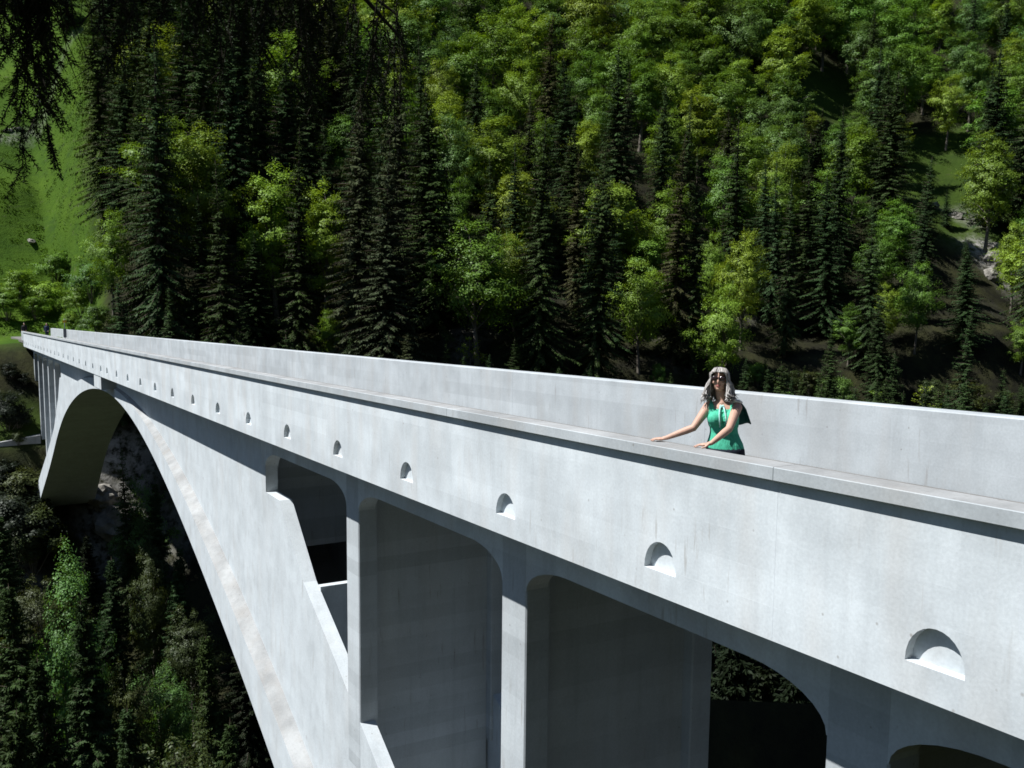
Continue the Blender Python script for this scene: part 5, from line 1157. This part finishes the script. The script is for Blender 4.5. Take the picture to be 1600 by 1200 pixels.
# ---- the woman at the near parapet
hd = Vector((-.765, .644, 0)).normalized(); ld = Vector((.645, .765, 0)).normalized(); Z = Vector((0, 0, 1))
foot_z = ZW(7.85, -2.24)
woman = empty('person', (7.81, -.67, foot_z)); tag(woman, 'woman in green sleeveless top and sunglasses resting her hands on the parapet', 'person')
WI = Matrix.Translation(-woman.location)
def wpart(me, name, mat, parent=None):
    o = link(name, me, mat, parent or woman)
    if parent is None: o.matrix_parent_inverse = WI
    return o
def spine(z):
    a, b = Vector((7.80, -.67)), Vector((7.872, -.665)); t_ = (z - .45) / .45; p = a.lerp(b, t_); return Vector((p.x, p.y, z))
hh = Matrix.Rotation(math.radians(-9), 3, 'Z') @ hd; lh = Matrix.Rotation(math.radians(-9), 3, 'Z') @ ld      # the head is turned a little to her right
hh = (hh + Z * .14).normalized(); rh = Matrix((lh, hh, lh.cross(hh) * (1 if lh.cross(hh).z > 0 else -1))).transposed()
body = MB()
def torso(mb, rows, grow=0.0):
    loft(mb, [(spine(z) + hd * sh, ld * (w_ + grow), hd * (dp + grow)) for z, w_, dp, sh in rows])
TR = [(.36, .150, .105, 0), (.42, .172, .120, -.005), (.50, .165, .115, 0), (.56, .140, .100, 0), (.61, .122, .092, 0), (.68, .130, .098, .005), (.76, .148, .108, .01), (.82, .155, .098, .005), (.862, .150, .078, 0), (.89, .115, .062, -.005), (.915, .062, .052, -.005)]
torso(body, TR)
ct = spine(.752)
for s in (-1, 1): body.ell(ct + hd * .088 + ld * s * .068, (.072, .074, .070), 14, 10)
hc = Vector((7.893, -.648, 1.128))
rot = Matrix((ld, hd, Z)).transposed()
body.ell(hc + Z * .012, (.073, .090, .102), 18, 14, rh)
body.ell(hc + hh * .018 - Z * .045, (.058, .070, .072), 16, 12, rh)
body.ell(hc + hh * .070 - Z * .090, (.022, .020, .020), 10, 8, rh)                    # chin
body.ell(hc + hh * .090 - Z * .022, (.013, .018, .026), 10, 8, rh)                    # nose
for s in (-1, 1):
    body.ell(hc + lh * s * .042 + hh * .062 - Z * .030, (.022, .018, .018), 10, 8, rh)  # cheeks
    body.ell(hc + lh * s * .074 - hh * .004 - Z * .012, (.010, .020, .030), 8, 8, rh)   # ears
capsule(body, [hc - Z * .06 - hd * .012, spine(.93) - hd * .004, spine(.89)], [.050, .047, .058], 14)
rs, re_, rw = Vector((7.950, -.568, .862)), Vector((7.952, -.385, .655)), Vector((8.146, -.20, .536))
ls, le, lw = Vector((7.752, -.762, .866)), Vector((7.575, -.515, .690)), Vector((7.552, -.285, .572))
for a, b, c in ((rs, re_, rw), (ls, le, lw)):
    capsule(body, [a, a.lerp(b, .4), a.lerp(b, .8), b, b.lerp(c, .25), b.lerp(c, .7), c], [.052, .046, .039, .037, .037, .029, .0225], 12)
def hand(mb, wr, direc, cop_z, thumb_side):
    d = Vector(direc).normalized(); s = Vector((-d.y, d.x, 0)) * thumb_side; K = wr + d * .085; K.z = cop_z + .026
    R3 = Matrix((d, s, Z)).transposed()
    capsule(mb, [wr, wr.lerp(K, .3)], [.022, .021], 10)
    mb.ell(wr.lerp(K, .62), (.050, .038, .0145), 12, 10, R3)
    for j, (o, ln) in enumerate(((-.030, .058), (-.011, .072), (.009, .078), (.028, .070))):
        a = K + s * o - d * .006 * abs(j - 2); b = a + d * ln * .45 + s * o * .18 + Z * .004; e = a + d * ln + s * o * .35; e.z = cop_z + .0085
        a0 = wr.lerp(K, .55) + s * o * .8
        capsule(mb, [a0, a, b, e], [.010, .0098, .0088, .0072], 8)
    a = wr.lerp(K, .25) + s * .024; b = a + d * .030 + s * .026; e = b + d * .032 + s * .008; b.z = cop_z + .016; e.z = cop_z + .0095
    capsule(mb, [a, b, e], [.0125, .0108, .0088], 8)
cz = lambda x: ZW(x, -1.335)
hand(body, rw, (.804, .594, 0), cz(8.23), -1)
hand(body, lw, (.696, .718, 0), cz(7.64), 1)
for s in (-1, 1):
    h_ = spine(.40) + ld * s * .088; kn = Vector((7.80, -.67, 0)) + ld * s * .085 + hd * .02; kn.z = foot_z + .46; an = Vector((7.80, -.68, 0)) + ld * s * .09; an.z = foot_z + .075
    capsule(body, [h_, h_.lerp(kn, .5), kn, kn.lerp(an, .3), kn.lerp(an, .8), an], [.085, .073, .054, .053, .037, .034], 12)
    capsule(body, [an - Z * .035 - hd * .02, an - Z * .045 + hd * .06, an - Z * .055 + hd * .13], [.034, .032, .022], 10)
skin = wpart(remeshed(body, 'body', .0052, 3), 'body', M_SKIN)
# clothes
top = MB()
torso(top, [(.455, .180, .128, 0), (.50, .172, .122, 0), (.56, .148, .108, 0), (.61, .132, .102, 0), (.655, .132, .100, .004), (.675, .142, .108, .006), (.76, .154, .115, .01), (.82, .150, .102, .004), (.848, .128, .086, 0)], .006)
for s in (-1, 1): top.ell(ct + hd * .090 + ld * s * .068, (.082, .084, .078), 14, 10)
for s in (-1, 1): capsule(top, [spine(.80) + ld * s * .095 + hd * .085, spine(.875) + ld * s * .105 + hd * .04, spine(.898) + ld * s * .108 - hd * .01, spine(.85) + ld * s * .10 - hd * .075], [.034, .028, .024, .026], 8)
for k in range(9):       # ruffles down the front
    for s in (-1, 1): top.ell(spine(.83 - .022 * k) + hd * (.128 + .035 * math.exp(-((.83 - .022 * k - .755) / .05) ** 2) - .012) + ld * (s * (.020 + .004 * (k % 2))), (.016, .014, .013), 8, 6, rot)
tp = wpart(remeshed(top, 'blouse', .006, 2), 'blouse', M_TOP)
rib = MB()
for s, ln in ((-1, .17), (1, .20)):
    pts = [spine(.885) + hd * .070 + ld * s * .012, spine(.84) + hd * .125 + ld * s * .024, spine(.80) + hd * .160 + ld * s * .030, spine(.80 - ln * .6) + hd * .172 + ld * s * .034]
    rib.tube(pts, [.009, .008, .008, .006], 6)
rib.ell(spine(.872) + hd * .088, (.022, .014, .015), 8, 6, rot)
wpart(rib.mesh('tie', True), 'tie', M_RIB, tp)
sk = MB(); n_ = 28
rings = []
for z, w_, dp in ((.475, .176, .126), (.44, .190, .138), (.30, .205, .155), (.12, .215, .165), (.02, .222, .172)):
    rings.append((spine(.45) * 1 + Vector((0, 0, z - .45)), ld * w_, hd * dp))
loft(sk, rings, n_); wpart(sk.mesh('skirt', True), 'skirt', M_NAVY)
for s in (-1, 1):
    sh = MB(); an = Vector((7.80, -.68, foot_z)) + ld * s * .09
    R3 = Matrix((hd, ld, Z)).transposed(); sh.ell(an + hd * .055 + Z * .026, (.125, .042, .032), 14, 8, R3); sh.box8([tuple(an + hd * a + ld * b + Z * c) for c in (.001, .012) for a, b in ((-.065, -.032), (.175, -.035), (.175, .035), (-.065, .032))])
    wpart(sh.mesh('shoe', True), 'shoe', M_SHOE)
# jacket slung behind her left shoulder, with a white strap
jk = MB(); back = -hd; outw_ = -ld; NU, NV = 12, 8
top0 = ls + Z * .052
grid = []
for v in range(NV + 1):
    fv = v / NV; row = []
    for u in range(NU + 1):
        fu = u / NU; a = -1.9 + 2.7 * fu                      # wraps from the back round to the side
        rad = .062 + .055 * fv + .010 * math.sin(fu * 16 + 1) * fv
        c_ = ls + outw_ * (.015 + .055 * fv) + back * (.03 + .02 * fv)
        row.append(c_ + (back * math.cos(a) + outw_ * math.sin(-a) * -1) * rad * (.35 + .65 * min(1, fv * 3)) + Z * (.058 - .245 * fv + .012 * math.sin(fu * 9) * fv))
    grid.append(row)
b0 = len(jk.v); jk.v += [tuple(p) for r in grid for p in r]
for v in range(NV):
    for u in range(NU): a = b0 + v * (NU + 1) + u; jk.f.append((a, a + 1, a + NU + 2, a + NU + 1))
jo = wpart(jk.mesh('jacket', True), 'jacket', M_TEAL); so_ = jo.modifiers.new('thick', 'SOLIDIFY'); so_.thickness = .012
st = MB(); st.tube([ls + Z * .05 + ld * .05 - hd * .03, ls + Z * .062 + ld * .02 + hd * .005, ls + Z * .060 - ld * .02 + hd * .012, ls + Z * .045 - ld * .045 - hd * .01], [.012, .017, .017, .010], 8); wpart(st.mesh('strap', True), 'strap', M_WHITE, jo)
# face
sg_ = MB()
for s in (-1, 1): sg_.ell(hc + hh * .088 + lh * s * .035 + Z * .010, (.034, .011, .027), 14, 10, rh)
lens = sg_
sg_.tube([hc + hh * .098 - lh * .012 + Z * .018, hc + hh * .098 + lh * .012 + Z * .018], [.004, .004], 6)
for s in (-1, 1): sg_.tube([hc + hh * .080 + lh * s * .062 + Z * .018, hc + hh * .01 + lh * s * .080 + Z * .015], [.004, .003], 6)
wpart(sg_.mesh('sunglasses', True), 'sunglasses', M_LENS)
lp = MB(); lp.ell(hc + hh * .085 - Z * .060, (.022, .008, .006), 12, 8, rh); lp.ell(hc + hh * .084 - Z * .069, (.018, .008, .006), 12, 8, rh); wpart(lp.mesh('lips', True), 'lips', M_LIPS)
# long ash blonde hair
hr = random.Random(9); hair = MB()
cap_c = hc + Z * .022 - hh * .006
for k in range(420):
    a = hr.uniform(-math.pi, math.pi); fr = abs(a) < .78
    if abs(a - .1) < .34 and hr.random() < .75: continue                # a = 0 looks forward
    dirv = hh * math.cos(a) + lh * math.sin(a)
    ra = .083 + .022 * abs(math.cos(a)); part = lh * .012
    p = [cap_c + Z * .100 + part + dirv * .012, cap_c + Z * .090 + dirv * ra * .62, cap_c + Z * .048 + dirv * ra * .98]
    if fr:
        p.append(cap_c + Z * (.052 - .045 * abs(a) + .025 * hr.random()) + dirv * ra * 1.05 + lh * math.copysign(.018, a if a else 1))
        if abs(a) > .5: p.append(cap_c - Z * .05 + hh * .045 + lh * math.copysign(.088, a)); p.append(cap_c - Z * .14 + hh * .04 + lh * math.copysign(.088, a))
        rr = .006
    else:
        flare = hr.uniform(.88, 1.36); ln = hr.uniform(.14, .225); wv = hr.uniform(0, 6.28)
        side_ = dirv * ra * 1.10
        p.append(cap_c - Z * .02 + side_)
        p.append(cap_c - Z * .07 + side_ * (flare * .5 + .58) + rv(hr) * .008)
        p.append(cap_c - Z * .115 + side_ * (flare * .8 + .35) + rv(hr) * .012)
        p.append(cap_c - Z * (.5 * ln + .10) + side_ * flare * 1.18 + hh * (.035 if abs(a) < 1.7 else -.005) + rv(hr) * .018)
        p.append(cap_c - Z * (ln + .03) + side_ * flare * 1.25 + hh * (.05 if abs(a) < 1.7 else -.01) + rv(hr) * .03)
        rr = hr.uniform(.0055, .0085)
    n = len(p); hair.tube(p, [rr * (1.0 if i < n - 1 else .25) * (.75 if i == 0 else 1) for i in range(n)], 5)
wpart(hair.mesh('hair', True), 'hair', M_HAIR)
capm = MB(); capm.ell(cap_c - hh * .020 + Z * .004, (.080, .086, .096), 16, 12, rh); wpart(capm.mesh('scalp_hair', True), 'scalp_hair', M_HAIR)

# ---- people at the far end
def far_person(x, y, face, coat, hairm, label, lean=0.0, hgt=1.72):
    z0 = terrain(x, y) if x > END else ZW(x, -2.24)
    if x > END: z0 = ZW(x, -2.255)
    root = empty('person', (x, y, z0)); root.rotation_euler = (0, 0, face); tag(root, label, 'person')
    k = hgt / 1.72; X_, Y_ = Vector((1, 0, 0)), Vector((0, 1, 0))     # X_ = front
    b = MB(); c = MB()
    def at(x_, y_, z_): return Vector((x_ + lean * z_, y_, z_)) * k
    b.ell(at(.02, 0, 1.60), (.095, .075, .115), 12, 10); b.ell(at(.115, 0, 1.585), (.02, .015, .022), 8, 6)
    capsule(b, [at(0, 0, 1.50), at(0, 0, 1.42)], [.055, .06]); loft(b, [(at(0, 0, z), Y_ * w_ * k, X_ * d_ * k) for z, w_, d_ in ((.88, .15, .10), (1.1, .14, .10), (1.35, .18, .11), (1.44, .12, .07))], 14)
    for s in (-1, 1):
        capsule(b, [at(0, s * .19, 1.40), at(.03, s * .24, 1.13), at(.16, s * .20, .93)], [.05, .042, .03]); capsule(b, [at(.16, s * .20, .93), at(.24, s * .19, .90)], [.03, .02])
        capsule(b, [at(0, s * .09, .90), at(.02, s * .10, .48), at(0, s * .10, .07)], [.085, .058, .038]); capsule(b, [at(-.03, s * .10, .04), at(.16, s * .10, .03)], [.04, .03])
    o = link('body', remeshed(b, 'body', .016, 2), M_SKIN, root)
    loft(c, [(at(0, 0, z), Y_ * w_ * k, X_ * d_ * k) for z, w_, d_ in ((.80, .19, .14), (1.1, .175, .135), (1.35, .215, .145), (1.47, .12, .09))], 16)
    for s in (-1, 1): capsule(c, [at(0, s * .19, 1.40), at(.03, s * .24, 1.13), at(.13, s * .205, .97)], [.066, .056, .045])
    link('jacket', remeshed(c, 'jacket', .016, 2), coat, root)
    t_ = MB()
    for s in (-1, 1): capsule(t_, [at(0, s * .09, .90), at(.02, s * .10, .48), at(0, s * .10, .12)], [.10, .072, .055])
    link('trousers', remeshed(t_, 'trousers', .016, 2), M_NAVY, root)
    h_ = MB(); h_.ell(at(-.015, 0, 1.635), (.105, .09, .105), 12, 10); link('hair', h_.mesh('hair', True), hairm, root)
    return root
M_COAT = simple('dark_jacket', (.022, .02, .025), .8, .2, .2, 20); M_COATB = simple('navy_jacket', (.02, .03, .07), .8, .2, .2, 20)
far_person(112.0, -2.0, 2.6, M_COATB, M_HAIRD, 'distant person in a navy jacket standing on the road at the far bridge end')
far_person(119.3, -.35, 2.9, M_COAT, M_HAIRD, 'distant dark-clad person beside the end posts of the near parapet', hgt=1.78)
# ---- marker post by the far parapet
M_POST = simple('grey_post', (.12, .13, .15), .6, .3, .1, 12); M_YEL = simple('yellow_plate', (.55, .36, .04), .6, .3, .1, 12)
px_, py_ = 119.0, -4.25; pz = ZW(px_, -2.255)
post = empty('marker_post', (px_, py_, pz)); tag(post, 'slim grey marker post with small yellow plate before the far parapet end', 'post')
pm = MB(); pm.tube([(0, 0, 0), (0, 0, 2.15)], [.05, .045], 10); pm.tube([(0, 0, 0), (0, 0, .06)], [.11, .10], 10); link('pole', pm.mesh('pole', True), M_POST, post)
pm = MB(); pm.box((-.06, -.20, 1.72), (-.052, .20, 1.98)); link('plate', pm.mesh('plate'), M_YEL, post)
pm = MB(); pm.box((-.075, -.16, .15), (-.05, .16, 1.05)); link('lower_panel', pm.mesh('lower_panel'), M_POST, post)
